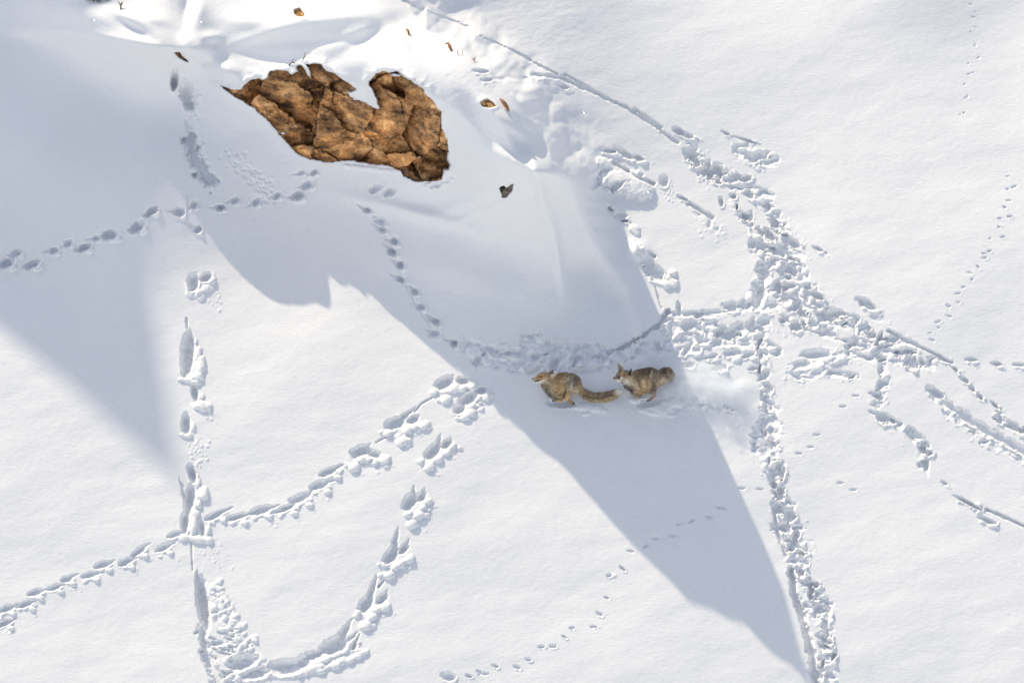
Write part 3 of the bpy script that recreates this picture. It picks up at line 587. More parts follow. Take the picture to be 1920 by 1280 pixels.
# ---------------------------------------------------------------- brown rock
def voro(px, py, seeds, tilt, jit=0):
    d1 = np.full(px.shape, 1e9); d2 = d1.copy(); id1 = np.zeros(px.shape, int)
    for i, (x, y) in enumerate(seeds):
        d = np.hypot(px - x, (py - y) * 1.25)
        c = d < d1
        d2 = np.where(c, d1, np.minimum(d2, d)); id1 = np.where(c, i, id1); d1 = np.where(c, d, d1)
    s = np.array(seeds)
    off = tilt[id1, 0] * (px - s[id1, 0]) + tilt[id1, 1] * (py - s[id1, 1]) + tilt[id1, 2]
    return off, d2 - d1, id1
def rock_piece(name, poly, parent, seeds_n, amp, mat=M_rock, grow_=22, set_back=.06, label=None, step=1.4, sink=.0, clip=None, tone=None, sd_=1):
    rg = np.random.default_rng(sd_)
    P = np.array(poly, float); x0, y0 = P.min(0) - grow_; x1, y1 = P.max(0) + grow_
    gx, gy = np.meshgrid(np.arange(x0, x1, step), np.arange(y0, y1, step))
    sdv = poly_sd(gx, gy, P); 
    hb = np.zeros(gx.shape)
    # the rock follows the hill's own large shape
    hb = base_H_fast(gx, gy)
    wx = gx + 3.5 * fbm(gx / 22, gy / 22, 4, .65); wy = gy + 3.5 * fbm(gx / 22 + 50, gy / 22 + 20, 4, .65)
    rt = R(33); rx, ry = rot(wx, wy, rt)
    h = hb - set_back - sink
    cr_all = np.zeros(gx.shape)
    ext = math.hypot(x1 - x0, y1 - y0); cx, cy = rot((x0 + x1) / 2, (y0 + y1) / 2, rt)
    for lv, (n, am) in enumerate(zip(seeds_n, amp)):
        s = np.c_[cx + rg.uniform(-ext / 2, ext / 2, n), cy + rg.uniform(-ext / 2, ext / 2, n) * 1.0]
        tl = np.c_[rg.normal(0, am[0], n), rg.normal(0, am[0], n), rg.normal(0, am[1], n)]
        off, e, _ = voro(rx, ry, s, tl)
        crk = np.exp(-(e / (2.0 if lv == 0 else 1.3)) ** 2) * (sstep(-.25, .25, fbm(gx / 45 + lv * 9, gy / 45, 2)) if lv else 1)
        h = h + off - crk * am[2]; cr_all = np.maximum(cr_all, crk * (.9 if lv == 0 else .55))
    h += .009 * fbm(gx / 7, gy / 7, 4, .65) + .012 * fbm(rx / 70, ry / 10, 3)
    h -= min(.03, grow_ * .002) * np.exp(-np.clip(sdv, 0, 99) / (grow_ * .45))
    h = h - sstep(2, -20, sdv) * .10
    h = np.minimum(h, hb - .035 + .16 * sstep(0, 30, sdv) - .08 * sstep(0, -10, sdv) + .008 * fbm(gx / 8, gy / 8, 3))
    h = np.maximum(h, hb - .38)
    P3 = unproj_arr(gx, gy, h)
    ny_, nx_ = gx.shape; id_ = np.arange(ny_ * nx_).reshape(ny_, nx_)
    Fq = np.stack([id_[:-1, :-1], id_[1:, :-1], id_[1:, 1:], id_[:-1, 1:]], -1).reshape(-1, 4)
    keep = (sdv[:-1, :-1] > -grow_ + 2)
    if clip is not None: keep &= clip(gx, gy)[:-1, :-1]
    Fq = Fq[keep.ravel()]
    used = np.unique(Fq); mp = np.full(ny_ * nx_, -1); mp[used] = np.arange(len(used)); Fq = mp[Fq]; V = P3.reshape(-1, 3)[used]
    # close it behind
    Vb = V + (V - Cam) / np.linalg.norm(V - Cam, axis=1)[:, None] * .35
    nV = len(V)
    E = np.concatenate([Fq[:, [0, 1]], Fq[:, [1, 2]], Fq[:, [2, 3]], Fq[:, [3, 0]]])
    key = np.sort(E, axis=1); kk = key[:, 0].astype(np.int64) * nV + key[:, 1]; _, inv, cnt = np.unique(kk, return_inverse=True, return_counts=True)
    bd = E[cnt[inv] == 1]
    sides = np.c_[bd[:, 1], bd[:, 0], bd[:, 0] + nV, bd[:, 1] + nV]
    allF = np.concatenate([Fq, sides])
    t = 1 - .62 * cr_all
    c = np.stack([t, t, t], -1)
    if tone is not None: c = c * tone(gx, gy)
    c = c.reshape(-1, 3)[used]
    o = mesh_obj(name, np.concatenate([V, Vb]), allF, mat, parent, True, np.concatenate([c, c]))
    if label: o['label'] = label
    return o
def unproj_arr(px, py, h):
    d = ray(px, py); t = (h - Cam @ Nv) / (d @ Nv); return Cam + d * t[..., None]
def base_H_fast(gx, gy):
    st = 6; X = np.arange(gx.min() - 8, gx.max() + 16, st); Y = np.arange(gy.min() - 8, gy.max() + 16, st)
    A, Bb = np.meshgrid(X, Y); h = base_H(A, Bb)
    fx = (gx - X[0]) / st; fy = (gy - Y[0]) / st; i = fx.astype(int); j = fy.astype(int); fx -= i; fy -= j
    return (h[j, i] * (1 - fx) + h[j, i + 1] * fx) * (1 - fy) + (h[j + 1, i] * (1 - fx) + h[j + 1, i + 1] * fx) * fy
c0 = surf(650, 305)
rock = empty('rock_outcrop', c0); tag(rock, 'large cracked orange brown rock face breaking out under the snow cap', 'rock')
def seam1(x, y): return (x - 700) * 1.0 - (y - 200) * .30 + 6 * fbm(x / 18, y / 18, 2)      # right of this line: the right-hand block
def seam2(x, y): return (y - 285) - (x - 800) * -.55 + 5 * fbm(x / 20, y / 20, 2)           # below: the low foot
def tone(x, y):
    t = .9 + .5 * sstep(0, 1, fbm(x / 40 + 3, y / 40, 3))
    # weathered dark, lichen-grey upper rim; warm clean lower face
    rim = np.exp(-np.clip(poly_sd(x, y, ROCK) + 6 * fbm(x / 14, y / 14, 3), 0, 99) / 15) * sstep(260, 200, y)
    t = t * (1 - .34 * rim) * (1 - .5 * sstep(.1, .6, fbm(x / 26 + 9, y / 18 + 4, 5, .7))) * (1 + .3 * sstep(.1, .7, fbm(x / 38 + 60, y / 22 + 14, 4, .6))) * (1 + .5 * sstep(.35, .6, fbm(x / 10 + 2, y / 10 + 40, 3)) * sstep(.2, .6, rim))
    warm = np.clip(.6 + .5 * fbm(x / 55, y / 30, 2), 0, 1)
    return np.stack([t * (.9 + .15 * warm), t * (.93 + .02 * warm), t * (1.08 - .2 * warm)], -1)
rock_piece('rock_slab', ROCK, rock, (14, 46), ((.0022, .02, .03), (.0022, .009, .014)), clip=lambda x, y: (seam1(x, y) < 1) & (seam2(x, y) < 3), label='broad smooth orange slab with fine cracks', tone=tone)
rock_piece('rock_block', ROCK, rock, (10, 70), ((.0026, .03, .035), (.0034, .014, .014)), set_back=.045, clip=lambda x, y: (seam1(x, y) >= -3) & (seam2(x, y) < 3), label='rough pitted block right of the snow tongue', sd_=5, tone=tone)
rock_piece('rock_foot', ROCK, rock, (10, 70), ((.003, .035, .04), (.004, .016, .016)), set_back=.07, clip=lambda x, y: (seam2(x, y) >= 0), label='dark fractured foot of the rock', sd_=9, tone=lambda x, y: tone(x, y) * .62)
def small_rock(key, nm, label, mat, cat='rock', tn=None):
    P = SMALL[key]; c = np.array(P).mean(0)
    o = rock_piece(nm, P, None, (4, 12), ((.003, .005, .012), (.003, .003, .006)), mat=mat, grow_=7, set_back=.015, step=1.1, sd_=len(label), tone=tn)
    tag(o, label, cat); return o
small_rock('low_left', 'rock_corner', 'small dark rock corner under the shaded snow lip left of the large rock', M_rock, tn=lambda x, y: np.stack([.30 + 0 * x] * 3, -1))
small_rock('cap_leaf', 'stone', 'small reddish brown stone poking out of the sunny snow cap at the top', M_rock)
small_rock('right_stone', 'stone', 'small brown stone with a snow hat on the ridge right of the large rock', M_rock)
small_rock('hollow', 'stone', 'small grey stone with a dark hole in the shaded snow below the ridge', M_grey, tn=lambda x, y: np.stack([.12 + .9 * sstep(944, 949, x + .5 * (y - 352))] * 3, -1))  # dark left part paints the shade of a hole onto the stone

def sprig(name, label, cat, mat, stems, group=None):
    '''thin bent stems; stems = lists of (px, py, height above the snow in m) with a radius'''
    V, F_ = [], []
    for pts, r in stems:
        Pp = [surf(x, y) + Nv * h for x, y, h in pts]
        for i in range(len(Pp) - 1):
            a, b = Pp[i], Pp[i + 1]; d = (b - a) / (np.linalg.norm(b - a) + 1e-9); u = np.cross(d, Nv + .01); u /= np.linalg.norm(u); w_ = np.cross(d, u); n0 = len(V)
            for k in range(5):
                an = k * 2 * math.pi / 5; V.append(a + (u * math.cos(an) + w_ * math.sin(an)) * r)
            for k in range(5):
                an = k * 2 * math.pi / 5; V.append(b + (u * math.cos(an) + w_ * math.sin(an)) * r * .6)
            for k in range(5): F_.append((n0 + k, n0 + (k + 1) % 5, n0 + 5 + (k + 1) % 5, n0 + 5 + k))
    o = mesh_obj(name, V, F_, mat); tag(o, label, cat, group); return o
sprig('dry_twig', 'forked dark twig sticking out of the snow just above the large rock', 'twig', M_twig, [([(563, 124, -.02), (567, 116, .03), (570, 111, .05)], .005), ([(567, 116, .03), (574, 109, .06)], .004), ([(570, 111, .05), (571, 105, .07)], .003)])
sprig('dry_twig', 'short dark twig tip left of the forked twig above the large rock', 'twig', M_twig, [([(540, 123, -.01), (547, 120, .03), (553, 122, .03)], .008), ([(547, 120, .03), (549, 116, .05)], .005)])
sprig('dry_twig', 'dark stub of a twig in the shaded snow at the upper left', 'twig', M_twig, [([(226, 20, -.02), (226, 14, .04), (229, 10, .06)], .012), ([(226, 14, .04), (222, 9, .06)], .008)])
sprig('grass_stem', 'short red brown stem standing in sunny snow right of the curled leaf', 'stem', M_red, [([(858, 106, -.01), (857, 99, .05)], .005), ([(865, 106, -.01), (866, 101, .04)], .004)])
sprig('grass_stem', 'red forked stem in sunny snow nearest the row of prints on the ridge', 'stem', M_red, [([(889, 121, -.01), (888, 114, .05)], .006), ([(888, 116, .03), (892, 112, .06)], .004), ([(888, 117, .03), (885, 114, .05)], .004)])
def leaf(label, pts, wd_, curl, mat=M_leaf, name='dry_leaf'):
    '''a curled dry leaf along pts (px, py, height)'''
    Pp = [surf(x, y) + Nv * h for x, y, h in pts]; V, F_ = [], []; n = len(Pp); m = 5
    for i, p in enumerate(Pp):
        d = Pp[min(i + 1, n - 1)] - Pp[max(i - 1, 0)]; d /= np.linalg.norm(d); sd2 = np.cross(d, Fv); sd2 /= np.linalg.norm(sd2); up = np.cross(sd2, d)
        w_ = wd_ * math.sin(math.pi * (i + .4) / (n - .2)) ** .7
        for k in range(m):
            q_ = k / (m - 1) * 2 - 1; V.append(p + sd2 * w_ * q_ + up * curl * w_ * q_ * q_)
    nv = len(V); V += [v + Fv * .004 for v in V]
    for i in range(n - 1):
        for k in range(m - 1):
            a_ = i * m + k; F_ += [(a_, a_ + 1, a_ + m + 1, a_ + m), (a_ + nv, a_ + m + nv, a_ + m + 1 + nv, a_ + 1 + nv)]
    o = mesh_obj(name, V, F_, mat); tag(o, label, 'leaf'); return o
leaf('curled reddish leaf with its tip up on the sunny ridge above the row of prints', [(834, 86, .03), (838, 86, .06), (842, 90, .06), (844, 94, .03), (845, 98, 0)], .018, .8)
leaf('tiny red brown leaf at the top right corner of the outcrop snow cap', [(759, 58, .03), (762, 60, .05), (765, 64, .04), (766, 68, .0)], .014, .8)
leaf('narrow orange leaf standing upright beside the brown stone on the ridge', [(936, 190, .05), (941, 196, .07), (946, 201, .07), (950, 206, .04), (953, 210, 0)], .024, .5)
gp = empty('evergreen_shrub', surf(180, 2)); tag(gp, 'dark green shrub tip showing at the top edge on the left', 'shrub')
Vg, Fg = [], []
for k in range(260):
    x = rng.uniform(162, 200); y = rng.uniform(-14, 3) + 3 * math.sin((x - 162) / 38 * math.pi); b0 = surf(x, y) + Nv * rng.uniform(0, .05)
    d = rng.normal(0, 1, 3); d[2] = abs(d[2]) * .5; d /= np.linalg.norm(d); e = np.cross(d, rng.normal(0, 1, 3)); e /= np.linalg.norm(e); n0 = len(Vg)
    Vg += [b0 - e * .004, b0 + e * .004, b0 + d * .035 + e * .003, b0 + d * .05, b0 + d * .035 - e * .003]; Fg += [(n0, n0 + 1, n0 + 2, n0 + 4), (n0 + 4, n0 + 2, n0 + 3, n0 + 3)]
fg = np.array(Fg); mo = mesh_obj('needles', Vg, np.concatenate([fg[fg[:, 2] != fg[:, 3]][:, :3], fg[fg[:, 2] != fg[:, 3]][:, [0, 2, 3]], fg[1::2][:, :3]]), M_green, gp); mo['kind'] = 'stuff'
Vt = []; Ft = []
for k in range(4):
    a = surf(168 + k * 8, 1 - 2 * (k % 2)) - Nv * .05; b = a + Nv * .09 + Rv * .02; n0 = len(Vt)
    for c_ in (a, b):
        for q_ in range(4): Vt.append(c_ + Rv * .005 * math.cos(q_ * 1.57) + Vv * .005 * math.sin(q_ * 1.57))
    Ft += [(n0 + q_, n0 + (q_ + 1) % 4, n0 + 4 + (q_ + 1) % 4, n0 + 4 + q_) for q_ in range(4)]
mesh_obj('branch', Vt, Ft, M_twig, gp)

# ---------------------------------------------------------------- foxes
def capsule_mesh(bm, a, b, ra, rb, n=14):
    """tapered capsule as spheres swept from a to b"""
    a = Vector(a); b = Vector(b); L = (b - a).length; k = max(2, int(L / (min(ra, rb) * .35)) + 1)
    k = min(k, 26)
    from mathutils import Matrix
    for i in range(k):
        t = i / (k - 1); r = ra * (1 - t) + rb * t
        bmesh.ops.create_icosphere(bm, subdivisions=2, radius=r, matrix=Matrix.Translation(a.lerp(b, t)))
PXM = 160.0
def build_fox(name, label, Y0, bones, latscale, colfun, ears, eyes, nose, furcount, seed, extra=None):
    """bones: (p0, p1, r0, r1, fur_len, blade flow sign); p = (px, py, lateral metres, + = away from the camera); radii in px"""
    rg = np.random.default_rng(seed)
    def J(p): return on_plane_y(p[0], p[1], Y0 + p[2])
    base = J((bones[0][0][0], bones[0][0][1], 0)); 
    foot = J(ears['foot']); root = empty(name, foot); tag(root, label, 'fox')
    bm = bmesh.new(); segs = []
    for p0, p1, r0, r1, fl in bones:
        a, b = J(p0), J(p1); ra, rb = r0 / PXM, r1 / PXM
        capsule_mesh(bm, a, b, ra, rb); segs.append((a, b, ra, rb, fl))
    # flatten sideways: a fox is deeper than wide
    for v in bm.verts: v.co.y = Y0 + (v.co.y - Y0) * latscale
    me = bpy.data.meshes.new('tmp'); bm.to_mesh(me); bm.free()
    tmp = bpy.data.objects.new('tmp', me); col.objects.link(tmp)
    m = tmp.modifiers.new('r', 'REMESH'); m.mode = 'VOXEL'; m.voxel_size = .0042
    m2 = tmp.modifiers.new('s', 'SMOOTH'); m2.iterations = 4; m2.factor = .5
    dg = bpy.context.evaluated_depsgraph_get(); ev = bpy.data.meshes.new_from_object(tmp.evaluated_get(dg))
    bpy.data.objects.remove(tmp)
    n = len(ev.vertices); V = np.zeros(n * 3, np.float32); ev.vertices.foreach_get('co', V); V = V.reshape(-1, 3).astype(float)
    Nn = np.zeros(n * 3, np.float32); ev.vertices.foreach_get('normal', Nn); Nn = Nn.reshape(-1, 3).astype(float)
    F4 = [tuple(p.vertices) for p in ev.polygons]; quads = np.array([f if len(f) == 4 else (f[0], f[1], f[2], f[2]) for f in F4 if len(f) in (3, 4)])
    sx, sy = proj(V)
    C = colfun(sx, sy, Nn, V[:, 1] - Y0, rg)
    bpy.data.meshes.remove(ev)
    quads = quads[[len(set(q)) == 4 for q in quads]]
    body = mesh_obj('body', V, quads, M_fur, root, True, C * (1 + .12 * rg.standard_normal((n, 1))))
    # fur
    sel = rg.integers(0, n, furcount); p = V[sel] + rg.normal(0, .0015, (furcount, 3)); nr = Nn[sel]; c = C[sel]
    best = np.full(furcount, 1e9); flow = np.zeros((furcount, 3)); ln = np.zeros(furcount)
    for a, b, ra, rb, fl in segs:
        a = a.copy(); b = b.copy(); a[1] = Y0 + (a[1] - Y0) * latscale; b[1] = Y0 + (b[1] - Y0) * latscale
        ab = b - a; t = np.clip(((p - a) @ ab) / max(ab @ ab, 1e-9), 0, 1)
        d = np.linalg.norm(p - a - t[:, None] * ab, axis=1) / (ra * (1 - t) + rb * t); k = d < best
        best = np.where(k, d, best); flow[k] = ab / (np.linalg.norm(ab) + 1e-9); ln[k] = fl
    f2 = flow - nr * np.sum(flow * nr, 1)[:, None]; f2 += np.array([0, 0, -.25])
    dirn = f2 * .9 + nr * .38 + rg.normal(0, .22, (furcount, 3)); dirn /= np.linalg.norm(dirn, axis=1)[:, None]
    ln = ln * rg.uniform(.55, 1.25, furcount)
    side = np.cross(dirn, nr); side /= np.linalg.norm(side, axis=1)[:, None] + 1e-9
    wd = (.0016 + .045 * ln)[:, None] * rg.uniform(.7, 1.3, (furcount, 1))
    p = p - nr * .001
    tip = p + dirn * ln[:, None] - nr * (ln * .12)[:, None]; mid = p + dirn * (ln * .5)[:, None] + nr * (ln * .06)[:, None]
    Vf = np.stack([p - side * wd, p + side * wd, mid + side * wd * .8, mid - side * wd * .8, tip], 1).reshape(-1, 3)
    i5 = np.arange(furcount)[:, None] * 5
    Ff = np.concatenate([i5 + np.array([[0, 1, 2]]), i5 + np.array([[0, 2, 3]]), i5 + np.array([[3, 2, 4]])])
    k = rg.random(furcount); br = np.where(k < .26, .32, np.where(k > .66, 1.8, 1.0)) * rg.uniform(.8, 1.2, furcount)
    pale = np.clip((c.mean(1) - .5) * 4, 0, 1); br = 1 + (br - 1) * (1 - .8 * pale); short = ln < .008; br = np.where(short, 1 + (br - 1) * .35, br)
    root_c = c * .85; tip_c = np.clip(c * br[:, None], 0, .85)
    Cf = np.stack([root_c, root_c, (root_c + tip_c) / 2, (root_c + tip_c) / 2, tip_c], 1).reshape(-1, 3)
    fo = mesh_obj('fur', Vf, Ff, M_fur, root, True, Cf); fo['kind'] = 'stuff'
    # ears: a cupped, pointed shell each
    for e in ears['list']:
        bl, br_, tp, lat, lat_t, cup, inner, outer = e
        A, Bq, T = J((*bl, lat[0])), J((*br_, lat[1])), J((*tp, lat_t))
        ax = T - (A + Bq) / 2; nrm = np.cross(Bq - A, ax); nrm /= np.linalg.norm(nrm); nrm *= cup
        ns, nw = 9, 7; W = []
        for s in np.linspace(0, 1, ns):
            for q_ in np.linspace(-1, 1, nw):
                w_ = (1 - s ** 1.5)
                W.append((A + Bq) / 2 + ax * s + (Bq - A) / 2 * q_ * w_ + nrm * (1 - q_ * q_) * w_ * (1 - .3 * s))
        W = np.array(W); th = nrm / np.linalg.norm(nrm) * .0035
        W2 = W + th; id_ = np.arange(ns * nw).reshape(ns, nw)
        fq = np.stack([id_[:-1, :-1], id_[:-1, 1:], id_[1:, 1:], id_[1:, :-1]], -1).reshape(-1, 4)
        ring = list(id_[0, :]) + list(id_[1:, -1]) + list(id_[-1, ::-1][1:]) + list(id_[::-1, 0][1:])
        rim = np.array([(a_, b_, b_ + ns * nw, a_ + ns * nw) for a_, b_ in zip(ring[:-1], ring[1:])])
        cc = np.zeros((2 * ns * nw, 3)); ss = np.repeat(np.linspace(0, 1, ns), nw)
        cc[:ns * nw] = np.array(inner) * (1 - .3 * ss[:, None]); cc[ns * nw:] = np.array(outer)
        qq = np.tile(np.linspace(-1, 1, nw), ns); edge = np.abs(qq) > .8; cc[:ns * nw][edge] = (.55, .46, .34)
        mesh_obj('ear', np.concatenate([W, W2]), np.concatenate([fq, fq[:, ::-1] + ns * nw, rim]), M_fur, root, True, cc)
    for nm, mat, lst in (('eye', M_eye, eyes), ('nose', M_black, nose)):
        for (x, y, lat, rx_, rz_) in lst:
            bm = bmesh.new(); bmesh.ops.create_icosphere(bm, subdivisions=3, radius=1)
            c_ = J((x, y, lat)); vv = np.array([v.co[:] for v in bm.verts]) * np.array([rx_, rx_ * .7, rz_]) / PXM + c_
            ff = np.array([[v.index for v in f.verts] for f in bm.faces]); bm.free()
            mesh_obj(nm, vv, ff, mat, root)
    if extra: extra(root, J)
    return root
def blobs(base, lst):
    def f(sx, sy, nr, lat, rg):
        C = np.tile(np.array(base, float), (len(sx), 1))
        for x, y, a, b, an, c, w in lst:
            dx, dy = rot(sx - x, sy - y, an); k = np.clip(w * np.exp(-((dx / a) ** 2 + (dy / b) ** 2) ** 1.5), 0, 1)[:, None]
            C = C * (1 - k) + np.array(c) * k
        n_ = fbm(sx / 2.6 + sy / 6, sy / 3.4 + lat * 50 - sx / 9, 3, .6)[:, None]
        hd = np.clip((np.abs(lat) < 9) * 1.0, 0, 1)[:, None]
        return np.clip(C * 1.08 * (1 + .3 * n_ * hd), .01, .92)
    return f
TAN = (.47, .33, .19); GREY = (.33, .285, .225); CREAM = (.78, .66, .50); DARK = (.055, .045, .036); ORNG = (.60, .36, .18); BRN = (.22, .145, .085); WHITE = (.90, .84, .73)
# front fox: gathered under itself, tail streaming
g1 = surf(1060, 758); Y1 = g1[1] - .0
L = .03
b1 = [((1001, 710.6, 0), (1009, 709.0, 0), 2.9, 5.4, .003), ((1003.5, 716.6, 0), (1012, 714.2, 0), 1.7, 3.4, .003), ((1009, 708.5, 0), (1019, 706, 0), 6.0, 10.2, .005), ((1019, 706.5, 0), (1030, 709, 0), 10.4, 11.5, .008),
      ((1014, 712.5, 0), (1024, 714, 0), 3.6, 7.5, .009),
      ((1029, 710, 0), (1042, 718, 0), 10, 17, .016), ((1024, 722, 0), (1040, 729, 0), 9.5, 18, .022), ((1042, 722, 0), (1058, 718, 0), 23, 22, .016), ((1058, 718, 0), (1071, 718, 0), 22, 19, .016), ((1071, 716, 0), (1077, 723, 0), 18, 14.5, .016),
      ((1036, 736, 0), (1046, 738, 0), 10, 11, .02),
      # hind legs swung forward under the belly
      ((1074, 720, -.055), (1064, 731, -.075), 14, 9, .012), ((1062, 733, -.075), (1067, 744, -.07), 7, 3.4, .006), ((1066.5, 746.5, -.07), (1052, 752.3, -.075), 3.0, 2.2, .003), ((1052, 752.3, -.075), (1039, 752, -.08), 2.2, 2.4, .003), ((1039.5, 752, -.08), (1036.5, 752.4, -.08), 2.6, 2.0, .002),
      ((1074, 722, .055), (1062, 733, .06), 13, 8, .01), ((1062, 735, .06), (1064, 744, .06), 6, 3, .005), ((1064, 744, .06), (1047, 749, .06), 2.8, 2.2, .003), ((1047, 749, .06), (1043, 749.4, .06), 2.4, 1.8, .002),
      # fore legs folded back
      ((1052, 728, -.06), (1061, 739, -.06), 12, 5, .01), ((1061, 739, -.06), (1065, 753, -.06), 4.2, 2.5, .003), ((1065, 754, -.06), (1076, 757, -.06), 2.5, 2.7, .003),
      ((1052, 728, .05), (1060, 740, .05), 11, 5, .008), ((1060, 740, .05), (1060, 751, .05), 3.6, 2.4, .003), ((1060, 751, .05), (1069, 755, .05), 2.4, 2.5, .003),
      # tail
      ((1083, 724, 0), (1090, 732, 0), 8, 6.5, .014), ((1090, 732, 0), (1099, 739.5, -.01), 7, 8.6, .022), ((1099, 739.5, -.01), (1113.5, 745.6, -.02), 8.8, 9.8, .026), ((1113.5, 745.6, -.02), (1133.5, 744.8, -.03), 9.8, 9.6, .028),
      ((1133.5, 744.8, -.03), (1150, 739.5, -.03), 9.6, 8.6, .026), ((1150, 739.5, -.03), (1162, 734.2, -.03), 8.6, 5.6, .024), ((1162, 734.2, -.03), (1167.5, 732, -.03), 5.6, 2.2, .02)]
c1 = blobs(TAN, [(1072, 716, 14, 19, .2, GREY, .85), (1080, 712, 7, 9, 0, (.16, .14, .11), .5), (1075, 731, 12, 8, .2, CREAM, .6), (1056, 697, 18, 7, .1, (.36, .21, .10), .7), (1045, 725, 14, 14, 0, (.60, .40, .20), .6),
                 (1024, 733, 12, 16, -.5, (.42, .37, .29), .9), (1036, 745, 14, 7, .4, (.34, .31, .25), .8), (1021, 716, 8, 5, .1, CREAM, .7), (1009, 715.5, 10, 3.2, -.12, WHITE, .95), (1030, 716, 9, 6, .4, (.50, .38, .25), .7),
                 (1016, 704, 10, 4, -.25, (.47, .29, .15), .9), (1008, 707.5, 7, 2.4, -.3, (.48, .27, .14), .9), (1013.5, 706.6, 3, 1.5, 0, DARK, .6),
                 (1066, 738, 4, 10, .1, (.22, .13, .06), .6), (1060, 750, 18, 5, 0, ORNG, .95), (1066, 745, 6, 8, 0, ORNG, .8), (1037, 752, 4, 3, 0, DARK, .9), (1076, 756.5, 5, 3, 0, BRN, .9),
                 (1110, 741, 22, 6, .15, (.27, .215, .15), .85), (1136, 740, 20, 6, -.15, (.25, .2, .14), .85), (1104, 744, 12, 1.4, .5, DARK, .6), (1118, 746, 12, 1.4, .1, DARK, .6), (1132, 744, 12, 1.3, -.2, DARK, .6), (1144, 740, 10, 1.3, -.3, DARK, .55), (1108, 752, 24, 5, .15, (.72, .54, .32), .8), (1138, 751, 20, 4, -.2, (.72, .54, .32), .8), (1145, 753, 12, 2.4, -.3, DARK, .8),
                 (1166, 732, 13, 10.5, -.4, WHITE, 1.4), (1094, 728, 6, 6, 0, (.45, .34, .22), .6), (1064, 711, 11, 2.0, -.85, (.80, .68, .48), .85), (1058, 720, 10, 3.0, -.95, (.22, .15, .08), .45), (1059, 738, 9, 3.2, -1.1, (.12, .08, .04), .75), (1031, 742, 20, 4, .62, (.18, .16, .13), .55), (1045, 705, 9, 6, .2, (.24, .15, .08), .5), (1078, 722, 4, 12, .1, (.14, .12, .10), .5)])
def mouth(root, J):
    pts = [(1002.5, 714.9), (1006, 714.6), (1009.5, 713.9), (1013, 712.9)]
    V = []
    for x, y in pts: V += [J((x, y - .9, -.05 if x > 1008 else -.03)), J((x, y + .9, -.05 if x > 1008 else -.03)), J((x, y + .8, .01)), J((x, y - .8, .01))]
    F_ = []
    for i in range(3):
        for k in range(4): F_.append((i * 4 + k, i * 4 + (k + 1) % 4, i * 4 + 4 + (k + 1) % 4, i * 4 + 4 + k))
    F_ += [(0, 3, 2, 1), (12, 13, 14, 15)]
    mesh_obj('mouth', V, F_, M_black, root)
build_fox('fox', 'golden brown fox running in front with flattened ears and long white-tipped tail', Y1, b1, .74, c1,
          {'foot': (1060, 758, 0), 'list': [((1031, 703.5), (1036, 709.5), (1046.5, 698.8), (-.062, -.07), -.075, -.008, (.58, .50, .40), (.30, .19, .11)),
                                            ((1027.5, 700), (1037, 701), (1037.8, 692.3), (.03, .035), .045, -.008, (.45, .36, .26), DARK)]},
          [(1013.6, 706.3, -.047, 1.5, 1.25), (1013.9, 703.6, .037, 1.15, .95)], [(998.9, 710.3, 0, 1.75, 1.6)], 26000, 3, mouth)
# second fox: pursuing, ears up
g2 = surf(1220, 756); Y2 = g2[1]
b2 = [((1153.5, 709.4, -.02), (1160, 708, -.015), 3.2, 6.0, .003), ((1156, 712.8, -.02), (1163, 713, -.015), 2.2, 4.6, .003), ((1160, 707.5, -.012), (1168, 703, 0), 6.8, 11.5, .005), ((1168, 703.5, 0), (1176, 706, 0), 12, 12.5, .010),
      ((1166, 711, -.01), (1177, 715, 0), 6, 10, .016), ((1176, 708, 0), (1188, 713, 0), 11.5, 18, .02), ((1180, 720, 0), (1196, 724, 0), 11, 16, .026), ((1188, 715, 0), (1204, 714, 0), 18, 24.5, .018), ((1204, 714, 0), (1217, 707.5, 0), 24.5, 20.5, .018), ((1217, 707.5, 0), (1224, 709, 0), 20, 19.5, .018),
      ((1224, 709, 0), (1233, 711, 0), 19, 15, .016),
      ((1196, 727, 0), (1208, 727, 0), 11, 11.5, .016), ((1234, 707, 0), (1240, 712, 0), 13, 10, .014),
      # near hind leg
      ((1232, 710, -.06), (1228, 720, -.08), 15, 10, .014), ((1228, 720, -.08), (1226, 734, -.08), 8, 4.4, .008), ((1226, 734, -.08), (1227.5, 743, -.08), 4.0, 3.0, .004), ((1227.5, 743.5, -.08), (1217, 751.5, -.09), 3.0, 2.6, .003), ((1217, 751.5, -.09), (1214, 752.8, -.09), 2.8, 2.0, .002),
      ((1232, 712, .055), (1224, 722, .06), 13, 8, .01), ((1224, 722, .06), (1219, 737, .06), 6, 3.4, .005), ((1219, 737, .06), (1212, 748, .05), 3, 2.4, .003),
      # fore legs reaching, half sunk in powder
      ((1196, 727, -.06), (1187, 737, -.06), 9, 5, .012), ((1187, 737, -.06), (1196, 747, -.05), 4, 2.5, .004), ((1200, 728, .05), (1200, 742, .05), 8, 3, .008), ((1200, 742, .05), (1207, 748, .04), 2.8, 2.4, .003),
      # brush carried high, away from the camera
      ((1237, 700, .03), (1243, 698, .08), 8, 9, .018), ((1243, 698, .08), (1250, 697, .16), 9.5, 11.5, .028), ((1250, 697, .16), (1254, 700, .24), 11.5, 10.5, .028), ((1254, 700, .24), (1255, 705, .30), 10.5, 6, .026),
      ((1240, 712, -.02), (1248, 712, 0), 8, 5, .014)]
